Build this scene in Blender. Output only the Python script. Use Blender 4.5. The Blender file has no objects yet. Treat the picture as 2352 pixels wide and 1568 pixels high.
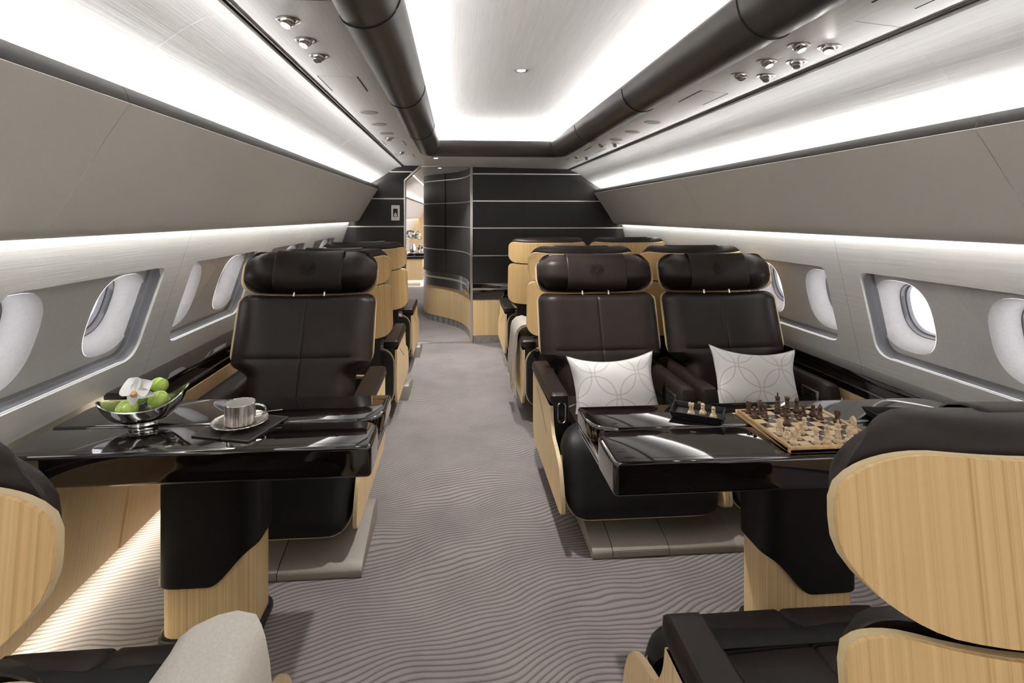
import bpy, bmesh, math, random
from math import sin, cos, pi, sqrt, atan2, exp
random.seed(7)
scn = bpy.context.scene
COL = scn.collection

# ------------------------------------------------------------------ materials
def new_mat(name):
    m = bpy.data.materials.new(name); m.use_nodes = True
    nt = m.node_tree
    for n in list(nt.nodes): nt.nodes.remove(n)
    out = nt.nodes.new('ShaderNodeOutputMaterial')
    p = nt.nodes.new('ShaderNodeBsdfPrincipled')
    nt.links.new(p.outputs[0], out.inputs[0])
    return m, nt, p, out
def N(nt, t, **kw):
    n = nt.nodes.new(t)
    for k, v in kw.items():
        if k in n.inputs.keys() if isinstance(k, str) else False: n.inputs[k].default_value = v
        else: setattr(n, k, v)
    return n
def coords(nt, scale, kind='Object'):
    tc = nt.nodes.new('ShaderNodeTexCoord'); mp = nt.nodes.new('ShaderNodeMapping')
    nt.links.new(tc.outputs[kind], mp.inputs[0]); mp.inputs['Scale'].default_value = scale
    return mp.outputs[0]
def noise(nt, vec, scale=1.0, detail=3.0, rough=.55):
    n = nt.nodes.new('ShaderNodeTexNoise'); nt.links.new(vec, n.inputs['Vector'])
    n.inputs['Scale'].default_value = scale; n.inputs['Detail'].default_value = detail
    n.inputs['Roughness'].default_value = rough
    return n.outputs['Fac']
def ramp(nt, fac, stops):
    r = nt.nodes.new('ShaderNodeValToRGB'); nt.links.new(fac, r.inputs[0])
    e = r.color_ramp.elements
    e[0].position, e[0].color = stops[0][0], (*stops[0][1], 1)
    e[1].position, e[1].color = stops[-1][0], (*stops[-1][1], 1)
    for s, c in stops[1:-1]:
        k = e.new(s); k.color = (*c, 1)
    return r.outputs[0]
def math_n(nt, op, a, b=None):
    n = nt.nodes.new('ShaderNodeMath'); n.operation = op
    for i, v in enumerate((a, b)):
        if v is None: continue
        if isinstance(v, (int, float)): n.inputs[i].default_value = v
        else: nt.links.new(v, n.inputs[i])
    return n.outputs[0]
def bump(nt, p, h, strength=.2, dist=.002):
    b = nt.nodes.new('ShaderNodeBump'); b.inputs['Strength'].default_value = strength
    b.inputs['Distance'].default_value = dist
    nt.links.new(h, b.inputs['Height']); nt.links.new(b.outputs[0], p.inputs['Normal'])
def plain(name, col, rough=.5, metal=0, coat=0, spec=None, coat_rough=.03):
    m, nt, p, o = new_mat(name)
    p.inputs['Base Color'].default_value = (*col, 1); p.inputs['Roughness'].default_value = rough
    p.inputs['Metallic'].default_value = metal
    if coat: p.inputs['Coat Weight'].default_value = coat; p.inputs['Coat Roughness'].default_value = coat_rough
    if spec is not None: p.inputs['Specular IOR Level'].default_value = spec
    v = coords(nt, (30, 30, 30)); f = noise(nt, v, 3)
    c = ramp(nt, f, [(.3, tuple(x*.96 for x in col)), (.7, tuple(min(1, x*1.04) for x in col))])
    nt.links.new(c, p.inputs['Base Color'])
    return m
def wood(name, dark, light, scale=(45, 45, 1.1), rough=.38):
    m, nt, p, o = new_mat(name)
    f = noise(nt, coords(nt, scale), 1.6, 3, .55)
    g = noise(nt, coords(nt, (scale[0]*5, scale[1]*5, scale[2]*3)), 1.5, 2, .5)
    mix = math_n(nt, 'ADD', math_n(nt, 'MULTIPLY', f, .7), math_n(nt, 'MULTIPLY', g, .3))
    c = ramp(nt, mix, [(.30, dark), (.47, tuple((a+2*b)/3 for a, b in zip(dark, light))), (.62, light)])
    nt.links.new(c, p.inputs['Base Color']); p.inputs['Roughness'].default_value = rough
    bump(nt, p, mix, .12, .001)
    return m
def leather(name, col, rough=.42):
    m, nt, p, o = new_mat(name)
    v = nt.nodes.new('ShaderNodeTexVoronoi'); nt.links.new(coords(nt, (1, 1, 1)), v.inputs['Vector'])
    v.inputs['Scale'].default_value = 420
    f = noise(nt, coords(nt, (9, 9, 9)), 1.5, 4)
    c = ramp(nt, f, [(.3, tuple(x*.85 for x in col)), (.7, tuple(x*1.15 for x in col))])
    nt.links.new(c, p.inputs['Base Color']); p.inputs['Roughness'].default_value = rough; p.inputs['Specular IOR Level'].default_value = .28
    h = math_n(nt, 'ADD', math_n(nt, 'MULTIPLY', v.outputs['Distance'], .5), math_n(nt, 'MULTIPLY', f, 3))
    bump(nt, p, h, .12, .0015)
    return m
def silk(name, col, scale, rough=.42, amt=.10, bstr=.35, sheen=0):
    m, nt, p, o = new_mat(name)
    f = noise(nt, coords(nt, scale), 1.0, 4, .62)
    g = noise(nt, coords(nt, tuple(s*3 for s in scale)), 1.0, 2, .5)
    mix = math_n(nt, 'ADD', math_n(nt, 'MULTIPLY', f, .6), math_n(nt, 'MULTIPLY', g, .4))
    c = ramp(nt, mix, [(.32, tuple(x*(1-amt) for x in col)), (.66, tuple(min(1, x*(1+amt*.6)) for x in col))])
    nt.links.new(c, p.inputs['Base Color']); p.inputs['Roughness'].default_value = rough
    bump(nt, p, mix, bstr, .002)
    return m
def emit(name, col, s):
    m = bpy.data.materials.new(name); m.use_nodes = True; nt = m.node_tree
    for n in list(nt.nodes): nt.nodes.remove(n)
    o = nt.nodes.new('ShaderNodeOutputMaterial'); e = nt.nodes.new('ShaderNodeEmission')
    e.inputs[0].default_value = (*col, 1); e.inputs[1].default_value = s
    nt.links.new(e.outputs[0], o.inputs[0]); return m
def glass_mat(name, tint=(1, 1, 1)):
    m = bpy.data.materials.new(name); m.use_nodes = True; nt = m.node_tree
    for n in list(nt.nodes): nt.nodes.remove(n)
    o = nt.nodes.new('ShaderNodeOutputMaterial'); t = nt.nodes.new('ShaderNodeBsdfTransparent')
    g = nt.nodes.new('ShaderNodeBsdfGlossy'); g.inputs['Roughness'].default_value = .02
    t.inputs[0].default_value = (*tint, 1)
    fr = nt.nodes.new('ShaderNodeFresnel'); ge = nt.nodes.new('ShaderNodeNewGeometry')
    ior = math_n(nt, 'POWER', 1.45, math_n(nt, 'SUBTRACT', 1.0, math_n(nt, 'MULTIPLY', ge.outputs['Backfacing'], 2.0)))
    nt.links.new(ior, fr.inputs[0])                    # the same thin pane from either side
    mx = nt.nodes.new('ShaderNodeMixShader')
    nt.links.new(fr.outputs[0], mx.inputs[0]); nt.links.new(t.outputs[0], mx.inputs[1]); nt.links.new(g.outputs[0], mx.inputs[2])
    nt.links.new(mx.outputs[0], o.inputs[0]); return m

M = {}
M['panel'] = silk('silk_panel', (.84, .83, .815), (70, 1.6, 70))
M['ceil'] = silk('silk_ceiling', (.78, .77, .755), (85, 2.2, 85), amt=.09)
M['side'] = silk('silk_side_wall', (.72, .71, .68), (80, 1.8, 80))
M['taupe'] = silk('taupe_leather_panel', (.68, .65, .605), (160, 160, 160), rough=.5, amt=.05, bstr=.12)
M['cover'] = plain('grey_pink_cover', (.40, .37, .355), .5)
M['strip'] = silk('dark_mesh_strip', (.045, .043, .040), (220, 220, 220), rough=.55, amt=.25)
M['tube'] = silk('brown_tube_leather', (.045, .038, .034), (60, 4, 60), rough=.38, amt=.12, bstr=.12)
M['channel'] = plain('channel_taupe', (.20, .18, .165), .5)
M['wood'] = wood('light_oak_veneer', (.52, .345, .15), (.84, .63, .34), (80, 80, .10))
M['woodback'] = wood('oak_veneer_back', (.44, .27, .10), (.73, .51, .245), (85, .3, .12))
M['woodside'] = wood('oak_veneer_side', (.52, .345, .15), (.84, .63, .34), (.3, 85, .12))
M['woodhoriz'] = wood('oak_horizontal', (.42, .27, .11), (.66, .46, .22), (60, 6, 60))
M['rim'] = plain('pale_plywood_edge', (.58, .46, .27), .4)
M['leather'] = leather('dark_brown_leather', (.017, .0112, .0092))
M['black'] = leather('black_leather', (.0065, .006, .006), .5)
M['satin'] = plain('satin_black', (.012, .0115, .011), .42)
M['lacquer'] = plain('brown_black_lacquer', (.0075, .0045, .0045), .06, 0, 1.0)
M['base'] = plain('taupe_metal_base', (.27, .235, .205), .42)
M['seam'] = plain('dark_seam', (.008, .007, .007), .7)
M['stitch'] = plain('stitching', (.42, .38, .34), .7)
M['chrome'] = plain('polished_metal', (.78, .76, .73), .12, 1)
M['nickel'] = plain('brushed_nickel', (.55, .53, .50), .28, 1)
M['alu'] = plain('satin_aluminium', (.70, .67, .64), .3, 1)
M['white'] = plain('white_plastic', (.88, .88, .88), .45)
M['reveal'] = plain('grey_window_panel', (.76, .745, .73), .4)
M['gasket'] = plain('grey_gasket', (.20, .205, .22), .4)
M['wall_dark'] = silk('dark_fabric_panel', (.015, .0128, .0115), (150, 150, 150), rough=.52, amt=.2, bstr=.15)
M['led'] = emit('led_strip', (1.0, .99, .98), 22)
M['led_tray'] = emit('led_strip_tray', (1.0, .99, .98), 38)
M['led_far'] = emit('led_strip_next_room', (1.0, .97, .9), 6)
M['led_bin'] = emit('led_strip_under_bin', (1.0, .99, .98), 10)
M['led_floor'] = emit('led_strip_floor', (1.0, .93, .74), 8)
M['lamp'] = emit('lamp_lens', (1.0, .97, .9), 30)
M['lamp_off'] = plain('lamp_lens_dim', (.35, .34, .32), .3)
M['glass'] = glass_mat('window_glass')
M['porcelain'] = plain('white_porcelain', (.82, .81, .79), .15, 0, .5)
M['apple'] = plain('green_apple', (.40, .56, .09), .25, 0, .4)
M['petal'] = plain('white_petal', (.86, .86, .84), .55)
M['lip'] = plain('orchid_lip', (.62, .36, .16), .5)
M['stem'] = plain('brown_stem', (.09, .06, .03), .7)
M['leafgreen'] = plain('foliage', (.16, .22, .10), .6)
M['blanket'] = silk('beige_wool', (.78, .74, .665), (160, 160, 160), rough=.95, amt=.12, bstr=.7)
M['blanket2'] = silk('grey_beige_wool', (.40, .36, .32), (160, 160, 160), rough=.95, amt=.12, bstr=.6)
M['fringe'] = plain('cream_fringe', (.62, .58, .50), .9)
M['chessdark'] = wood('dark_chess_wood', (.035, .016, .008), (.11, .05, .022), (60, 60, 14), .3)
M['chesslight'] = wood('pale_chess_wood', (.58, .43, .24), (.74, .60, .40), (60, 60, 14), .35)
M['mat'] = leather('grey_brown_mat_leather', (.030, .025, .023), .5)
M['tray'] = leather('tray_leather', (.010, .010, .011), .45)
M['screen'] = plain('dark_screen', (.02, .022, .026), .1)

def carpet():
    m, nt, p, o = new_mat('wavy_line_carpet')
    tc = nt.nodes.new('ShaderNodeTexCoord'); sx = nt.nodes.new('ShaderNodeSeparateXYZ')
    nt.links.new(tc.outputs['Object'], sx.inputs[0])
    n1 = noise(nt, coords(nt, (1, 1, 1)), 1.7, 1.0, .4)
    n2 = noise(nt, coords(nt, (1, 1, 1)), 5.5, 1, .4)
    w = math_n(nt, 'ADD', sx.outputs[1], math_n(nt, 'MULTIPLY', sx.outputs[0], -.26))
    w = math_n(nt, 'ADD', w, math_n(nt, 'MULTIPLY', n1, .34))
    w = math_n(nt, 'ADD', w, math_n(nt, 'MULTIPLY', n2, .022))
    s = math_n(nt, 'SINE', math_n(nt, 'MULTIPLY', w, 2*pi/.0235))
    pile = noise(nt, coords(nt, (1, 1, 1)), 420, 2, .6)
    blot = noise(nt, coords(nt, (1, 1, 1)), 3.2, 4, .6)
    h = math_n(nt, 'ADD', s, math_n(nt, 'MULTIPLY', math_n(nt, 'SUBTRACT', pile, .5), 1.4))
    c = ramp(nt, math_n(nt, 'MULTIPLY_ADD', h, .5) if False else math_n(nt, 'ADD', math_n(nt, 'MULTIPLY', h, .5), .5),
             [(.04, (.14, .125, .122)), (.24, (.245, .225, .225)), (.9, (.285, .265, .265))])
    mx = nt.nodes.new('ShaderNodeMixRGB'); mx.blend_type = 'MULTIPLY'; mx.inputs[0].default_value = 1
    nt.links.new(c, mx.inputs[1]); nt.links.new(ramp(nt, blot, [(.3, (.86, .85, .86)), (.7, (1.08, 1.06, 1.04))]), mx.inputs[2])
    nt.links.new(mx.outputs[0], p.inputs['Base Color']); p.inputs['Roughness'].default_value = .95
    p.inputs['Specular IOR Level'].default_value = .1
    bump(nt, p, h, .5, .004)
    return m
M['carpet'] = carpet()

def pillow_mat():
    m, nt, p, o = new_mat('white_trellis_fabric')
    tc = nt.nodes.new('ShaderNodeTexCoord'); sx = nt.nodes.new('ShaderNodeSeparateXYZ')
    nt.links.new(tc.outputs['UV'], sx.inputs[0])
    def ring(ox, oy, r, sc):
        u = math_n(nt, 'ADD', math_n(nt, 'MULTIPLY', sx.outputs[0], sc), ox); v = math_n(nt, 'ADD', math_n(nt, 'MULTIPLY', sx.outputs[1], sc), oy)
        a = math_n(nt, 'SUBTRACT', math_n(nt, 'FRACT', u), .5); b = math_n(nt, 'SUBTRACT', math_n(nt, 'FRACT', v), .5)
        d = math_n(nt, 'SQRT', math_n(nt, 'ADD', math_n(nt, 'MULTIPLY', a, a), math_n(nt, 'MULTIPLY', b, b)))
        return math_n(nt, 'LESS_THAN', math_n(nt, 'ABSOLUTE', math_n(nt, 'SUBTRACT', d, r)), .011)
    l = math_n(nt, 'MAXIMUM', ring(0, 0, .46, 2.0), ring(.5, .5, .46, 2.0))
    mx = nt.nodes.new('ShaderNodeMixRGB'); nt.links.new(l, mx.inputs[0])
    mx.inputs[1].default_value = (.62, .61, .60, 1); mx.inputs[2].default_value = (.46, .40, .36, 1)
    nt.links.new(mx.outputs[0], p.inputs['Base Color']); p.inputs['Roughness'].default_value = .6
    p.inputs['Sheen Weight'].default_value = .2
    bump(nt, p, l, .5, .002)
    return m
M['pillow'] = pillow_mat()
def checker_mat():
    m, nt, p, o = new_mat('chess_squares')
    c = nt.nodes.new('ShaderNodeTexChecker'); nt.links.new(coords(nt, (1, 1, 1)), c.inputs['Vector'])
    c.inputs['Scale'].default_value = 1/.039
    c.inputs['Color1'].default_value = (.72, .55, .33, 1); c.inputs['Color2'].default_value = (.05, .022, .022, 1)
    nt.links.new(c.outputs[0], p.inputs['Base Color']); p.inputs['Roughness'].default_value = .25
    return m
M['checker'] = checker_mat()
def grille_mat():
    m, nt, p, o = new_mat('pierced_metal_grille')
    v = nt.nodes.new('ShaderNodeTexVoronoi'); nt.links.new(coords(nt, (1, .2, 1)), v.inputs['Vector']); v.inputs['Scale'].default_value = 48
    v.inputs['Randomness'].default_value = .15
    c = ramp(nt, v.outputs['Distance'], [(.25, (.03, .03, .03)), (.4, (.42, .41, .38))])
    nt.links.new(c, p.inputs['Base Color']); p.inputs['Metallic'].default_value = .6; p.inputs['Roughness'].default_value = .35
    return m
M['grille'] = grille_mat()
def cupmat():
    m, nt, p, o = new_mat('silver_striped_porcelain')
    f = noise(nt, coords(nt, (120, 120, 3)), 1.5, 3)
    nt.links.new(ramp(nt, f, [(.40, (.38, .34, .30)), (.60, (.80, .77, .73))]), p.inputs['Base Color'])
    p.inputs['Metallic'].default_value = .75; p.inputs['Roughness'].default_value = .22
    return m
M['cup'] = cupmat()

# ------------------------------------------------------------------ mesh helpers
class MB:
    def __init__(s): s.v = []; s.f = []; s.uv = None
    def add(s, vs, fs):
        o = len(s.v); s.v += [tuple(v) for v in vs]; s.f += [tuple(i+o for i in f) for f in fs]; return s
    def box(s, x0, x1, y0, y1, z0, z1):
        return s.add([(x0,y0,z0),(x1,y0,z0),(x1,y1,z0),(x0,y1,z0),(x0,y0,z1),(x1,y0,z1),(x1,y1,z1),(x0,y1,z1)],
                     [(0,3,2,1),(4,5,6,7),(0,1,5,4),(1,2,6,5),(2,3,7,6),(3,0,4,7)])
    def prism(s, poly, axis, a, b, sc=1.0):
        n = len(poly)
        def P(p, t):
            return (t, p[0], p[1]) if axis == 'x' else ((p[0], t, p[1]) if axis == 'y' else (p[0], p[1], t))
        return s.add([P(p, a) for p in poly] + [P(p, b) for p in poly],
                     [tuple(range(n))[::-1], tuple(range(n, 2*n))] + [(i, (i+1) % n, n+(i+1) % n, n+i) for i in range(n)])
    def strip(s, prof, y0, y1, ny=1):           # open profile of (x, z) run along y
        vs = []; fs = []; n = len(prof)
        for j in range(ny+1):
            y = y0+(y1-y0)*j/ny
            vs += [(x, y, z) for x, z in prof]
        for j in range(ny):
            for i in range(n-1):
                fs.append((j*n+i, j*n+i+1, (j+1)*n+i+1, (j+1)*n+i))
        return s.add(vs, fs)
    def sheet(s, prof, y0, y1, t):              # the same with a thickness t to the left of its direction
        n = len(prof); off = []
        for i, (x, z) in enumerate(prof):
            a = prof[max(i-1, 0)]; b = prof[min(i+1, n-1)]
            dx, dz = b[0]-a[0], b[1]-a[1]; l = sqrt(dx*dx+dz*dz) or 1
            off.append((x-dz/l*t, z+dx/l*t))
        return s.prism(list(prof)+off[::-1], 'y', y0, y1) if False else s._sheet(prof, off, y0, y1)
    def _sheet(s, a, b, y0, y1):
        n = len(a); vs = [(x, y0, z) for x, z in a]+[(x, y1, z) for x, z in a]+[(x, y0, z) for x, z in b]+[(x, y1, z) for x, z in b]
        fs = []
        for i in range(n-1):
            fs += [(i, i+1, n+i+1, n+i), (2*n+i, 3*n+i, 3*n+i+1, 2*n+i+1), (i, 2*n+i, 2*n+i+1, i+1), (n+i, n+i+1, 3*n+i+1, 3*n+i)]
        fs += [(0, n, 3*n, 2*n), (n-1, 3*n-1, 4*n-1, 2*n-1)]
        return s.add(vs, fs)
    def lathe(s, prof, seg=24, c=(0, 0, 0), xf=None, cap=True):
        vs = []; fs = []; n = len(prof)
        for k in range(seg):
            a = 2*pi*k/seg
            for r, z in prof:
                p = (r*cos(a), r*sin(a), z)
                if xf: p = xf(p)
                vs.append((p[0]+c[0], p[1]+c[1], p[2]+c[2]))
        for k in range(seg):
            q = (k+1) % seg
            for i in range(n-1):
                fs.append((k*n+i, q*n+i, q*n+i+1, k*n+i+1))
        if cap and prof[0][0] > 1e-5: fs.append(tuple(k*n for k in range(seg))[::-1])
        if cap and prof[-1][0] > 1e-5: fs.append(tuple(k*n+n-1 for k in range(seg)))
        return s.add(vs, fs)
    def tube(s, pts, r, seg=8, closed=False):
        from mathutils import Vector
        P = [Vector(p) for p in pts]; n = len(P); vs = []; fs = []
        for i, p in enumerate(P):
            if closed: t = (P[(i+1) % n]-P[i-1])
            else: t = P[min(i+1, n-1)]-P[max(i-1, 0)]
            t.normalize()
            u = Vector((0, 0, 1)) if abs(t.z) < .9 else Vector((1, 0, 0))
            a = t.cross(u).normalized(); b = t.cross(a)
            for k in range(seg):
                w = 2*pi*k/seg; q = p+a*cos(w)*r+b*sin(w)*r; vs.append(tuple(q))
        for i in range(n if closed else n-1):
            j = (i+1) % n
            for k in range(seg):
                l = (k+1) % seg; fs.append((i*seg+k, i*seg+l, j*seg+l, j*seg+k))
        if not closed: fs += [tuple(range(seg)), tuple((n-1)*seg+k for k in range(seg))[::-1]]
        return s.add(vs, fs)
    def slab(s, w, h, R, ff, bf, place, us=None, vs_=None, keep_uv=False):
        us = us or grid(14); vs_ = vs_ or grid(10)
        nu, nv = len(us), len(vs_); F = []; B = []; uv = []
        for v in vs_:
            for u in us:
                x, z = u*w/2, v*h/2
                a = (abs(x)-(w/2-R))/R; b = (abs(z)-(h/2-R))/R
                if a > 0 and b > 0:
                    a, b = a*sqrt(1-b*b/2), b*sqrt(1-a*a/2)
                    x = math.copysign(w/2-R+R*a, x); z = math.copysign(h/2-R+R*b, z)
                F.append(place(x, z, ff(x, z, u, v))); B.append(place(x, z, bf(x, z, u, v))); uv.append(((u+1)/2*w*2, (v+1)/2*h*2))
        fs = []; k = nu*nv
        for j in range(nv-1):
            for i in range(nu-1):
                a, b, c, d = j*nu+i, j*nu+i+1, (j+1)*nu+i+1, (j+1)*nu+i
                fs += [(a, b, c, d), (k+a, k+d, k+c, k+b)]
        rim = [i for i in range(nu)]+[j*nu+nu-1 for j in range(1, nv)]+[(nv-1)*nu+i for i in range(nu-2, -1, -1)]+[j*nu for j in range(nv-2, 0, -1)]
        for i in range(len(rim)):
            a, b = rim[i], rim[(i+1) % len(rim)]; fs.append((a, k+a, k+b, b))
        if keep_uv: s.uv = uv+uv
        return s.add(F+B, fs)
    def xf(s, fn): s.v = [tuple(fn(v)) for v in s.v]; return s
    def build(s, name, mat, parent=None, smooth=38, bevel=0, seg=2, loc=None, rot=None):
        me = bpy.data.meshes.new(name); me.from_pydata(s.v, [], s.f)
        bm = bmesh.new(); bm.from_mesh(me)
        if s.uv:
            L = bm.loops.layers.uv.new('UVMap'); bm.verts.ensure_lookup_table()
            for f in bm.faces:
                for l in f.loops: l[L].uv = s.uv[l.vert.index]
        else: bmesh.ops.remove_doubles(bm, verts=bm.verts, dist=1e-6)
        bmesh.ops.recalc_face_normals(bm, faces=bm.faces)
        if bevel:
            ed = [e for e in bm.edges if len(e.link_faces) == 2 and e.calc_face_angle(0) > .6]
            bmesh.ops.bevel(bm, geom=ed, offset=bevel, segments=seg, profile=.5, affect='EDGES', clamp_overlap=True)
        bm.to_mesh(me); bm.free()
        for p in me.polygons: p.use_smooth = True
        me.set_sharp_from_angle(angle=math.radians(smooth))
        me.materials.append(mat)
        o = bpy.data.objects.new(name, me); COL.objects.link(o)
        if parent: o.parent = parent
        if loc: o.location = loc
        if rot: o.rotation_euler = rot
        return o
def grid(n, extra=()):
    g = [sin(pi/2*(-1+2*i/n)) for i in range(n+1)]
    for e in extra: g += [e-.05, e-.022, e-.01, e, e+.01, e+.022, e+.05]
    g = sorted(g); r = [g[0]]
    for x in g[1:]:
        if x-r[-1] > .004: r.append(x)
    r[-1] = 1.0
    return r
def cush(w, h, t, r, base=0, puff=0, seams=(), ru=None):
    def f(x, z, u, v):
        if ru:
            ku = min(1, (1-abs(u))*w/2/ru); kv = min(1, (1-abs(v))*h/2/r); k = min(ku, kv)
            e = max(0, 1-(1-ku)**2-(1-kv)**2)
            n = base+t*e**.8+puff*(1-u*u)*(1-v*v)
        else:
            q = min((1-abs(u))*w/2, (1-abs(v))*h/2); k = max(0, min(q/r, 1))
            n = base+t*sqrt(max(0, 1-(1-k)**2))+puff*(1-u*u)*(1-v*v)
        for ax, c, wd, dp in seams:
            d = (u*w/2 if ax == 'u' else v*h/2)-c
            n -= dp*exp(-(d/wd)**2)*min(1, k*1.2)
        return n
    return f
flat = lambda c: (lambda x, z, u, v: c)
def rounded(poly, r, seg=5):
    out = []; n = len(poly)
    for i in range(n):
        p = poly[i]; a = poly[i-1]; b = poly[(i+1) % n]
        rr = r[i] if isinstance(r, (list, tuple)) else r
        da = (a[0]-p[0], a[1]-p[1]); db = (b[0]-p[0], b[1]-p[1])
        la = sqrt(da[0]**2+da[1]**2); lb = sqrt(db[0]**2+db[1]**2)
        k = min(rr, la*.49, lb*.49)
        if k < 1e-5: out.append(p); continue
        A = (p[0]+da[0]/la*k, p[1]+da[1]/la*k); Bq = (p[0]+db[0]/lb*k, p[1]+db[1]/lb*k)
        for j in range(seg+1):
            t = j/seg
            out.append(((1-t)**2*A[0]+2*t*(1-t)*p[0]+t*t*Bq[0], (1-t)**2*A[1]+2*t*(1-t)*p[1]+t*t*Bq[1]))
    return out
def rrect(x0, x1, y0, y1, r, seg=5): return rounded([(x0, y0), (x1, y0), (x1, y1), (x0, y1)], r, seg)

def tag(o, label, cat, group=None):
    o['label'] = label; o['category'] = cat
    if group: o['group'] = group
    return o
def thing(name, label, cat, loc=(0, 0, 0), rz=0, group=None):
    o = bpy.data.objects.new(name, None); COL.objects.link(o); o.empty_display_size = .05
    o.location = loc; o.rotation_euler = (0, 0, rz)
    return tag(o, label, cat, group)
def struct(o): o['kind'] = 'structure'; return o
def copy_tree(o, parent=None):
    c = o.copy(); COL.objects.link(c)
    if parent: c.parent = parent
    for ch in list(o.children): copy_tree(ch, c)
    return c

# ------------------------------------------------------------------ the cabin shell
YN, YB, YE = -2.4, 6.40, 17.0       # open end behind, bulkhead, far end of the next room
ZC = 2.165
SE = {'left': dict(s=-1, ch=(-.668, 2.165), val=[(-.664, 2.150), (-.70, 2.148), (-.736, 2.137), (-.775, 2.117), (-.809, 2.095), (-.85, 2.064), (-.892, 2.034), (-.96, 1.995), (-1.04, 1.953), (-1.095, 1.90), (-1.115, 1.74)],
                   lip=[(-.985, 1.924), (-.966, 1.882)], binp=[(-.962, 1.886), (-1.02, 1.801), (-1.085, 1.690), (-1.145, 1.59), (-1.180, 1.527), (-1.198, 1.506), (-1.218, 1.498), (-1.238, 1.501)],
                   wall=[(-1.268, 1.56), (-1.53, .772)], led=(-1.030, 1.896), ledb=(-1.256, 1.54), zs=(1.315, .895), y0=1.66, ledge=(-1.53, -1.368, .778)),
      'right': dict(s=1, ch=(1.402, 2.131), val=[(1.398, 2.118), (1.44, 2.106), (1.48, 2.092), (1.52, 2.073), (1.57, 2.036), (1.625, 1.992), (1.70, 1.945), (1.785, 1.898), (1.842, 1.845), (1.86, 1.67)],
                    lip=[(1.735, 1.877), (1.716, 1.842)], binp=[(1.712, 1.846), (1.78, 1.752), (1.842, 1.660), (1.90, 1.572), (1.938, 1.505), (1.958, 1.477), (1.985, 1.464), (2.012, 1.466)],
                    wall=[(2.04, 1.52), (2.222, .722)], led=(1.778, 1.848), ledb=(2.028, 1.508), zs=(1.258, .82), y0=1.71, ledge=(2.222, 2.10, .727))}
struct(MB().box(-1.61, 2.32, YN, YE, -.06, 0).build('floor', M['carpet']))
seams = [YN, -.7, 1.6, 3.9, YB]
# flat ceiling with the tray opening
def ceil_z(x): return ZC-.030*max(0, min(1, (x-1.083)/.302))
XE = 1.385
TX0, TX1, TY = -.356, 1.083, 5.12
def ring_path(off, rad):
    x0, x1, y1 = TX0+off, TX1-off, TY-off
    r = max(rad-off, .03); pts = [(x0, YN)]
    for k in range(9):
        a = pi-k/8*pi/2; pts.append((x0+r+r*cos(a), y1-r+r*sin(a)))
    for k in range(9):
        a = pi/2-k/8*pi/2; pts.append((x1-r+r*cos(a), y1-r+r*sin(a)))
    pts.append((x1, YN)); return pts
def smooth_prof(pr, k=3):
    out = []; n = len(pr)
    for i in range(n-1):
        a, b, c, d = pr[max(i-1, 0)], pr[i], pr[i+1], pr[min(i+2, n-1)]
        for j in range(k):
            f = j/k
            out.append(tuple(.5*(2*b[q]+(c[q]-a[q])*f+(2*a[q]-5*b[q]+4*c[q]-d[q])*f*f+(3*b[q]-a[q]-3*c[q]+d[q])*f**3) for q in (0, 1)))
    return out+[pr[-1]]
def sweep(prof, name, mat, rad=.17, close=False):
    m = MB(); rows = [[(x, y, z) for x, y in ring_path(u, rad)] for u, z in prof]
    n = len(rows[0]); vs = [p for r in rows for p in r]; fs = []
    rr = range(len(rows)) if close else range(len(rows)-1)
    for j in rr:
        q = (j+1) % len(rows)
        for i in range(n-1): fs.append((j*n+i, j*n+i+1, q*n+i+1, q*n+i))
    return m.add(vs, fs).build(name, mat, smooth=50)
m = MB(); rp = ring_path(.02, .17)
outer = [(-.645, YN), (-.645, TY+.05), (1.36, TY+.05), (1.36, YN)]
vs = [(x, y, ZC) for x, y in rp]; n = len(rp)
m.add(vs+[(-.645, YN, ZC), (-.645, YB+.0, ZC), (XE, YB+.0, ceil_z(XE)), (XE, YN, ceil_z(XE))],
      [tuple([n, n+1]+list(range(9, -1, -1))), tuple([n+1, n+2]+list(range(10, 8, -1))), tuple([n+2, n+3]+list(range(n-1, 9, -1)))])
struct(m.build('ceiling', M['ceil'], smooth=20))
struct(MB().box(-.645, 1.36, YB, YE, ZC, ZC+.03).build('ceiling', M['ceil']))
struct(MB().box(TX0-.1, TX1+.1, YN, TY+.1, 2.345, 2.37).build('ceiling', M['ceil']))
o = sweep(smooth_prof([(0, ZC-.002), (.012, ZC-.022), (.04, ZC-.036), (.08, ZC-.040), (.12, ZC-.028), (.155, ZC), (.178, ZC+.04), (.185, ZC+.08), (.182, ZC+.10), (.165, ZC+.105), (.15, ZC+.09), (.02, ZC+.07)]), 'trim_1', M['tube'])
struct(o)
struct(sweep([(-.01, ZC+.04), (-.01, 2.35)], 'trim_2', M['white']))
for k, y in enumerate((-.2, 1.62, 2.80, 3.95)):           # stitched joints round the leather tube
    g = MB()
    for sx, b in ((1, TX0), (-1, TX1)):
        pr = [(0, ZC-.004), (.012, ZC-.0245), (.04, ZC-.0385), (.08, ZC-.0425), (.12, ZC-.0305), (.157, ZC-.002), (.180, ZC+.04), (.187, ZC+.08)]
        g.tube([(b+sx*u, y, z) for u, z in smooth_prof(pr)], .0022, 6)
    struct(g.build('trim_3', M['seam']))
# light strips of the tray cove
def led_ring(off, z, name, mat, w=.016, dz=-.012):
    a = ring_path(off, .17); b = ring_path(off+w, .17); n = len(a)
    return struct(MB().add([(x, y, z) for x, y in a]+[(x, y, z+dz) for x, y in b], [(i, i+1, n+i+1, n+i) for i in range(n-1)]).build(name, mat))
led_ring(.055, ZC+.105, 'trim_4', M['led_tray'])
led_ring(.047, ZC+.106, 'trim_4', M['base'], .022, -.017)

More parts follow.
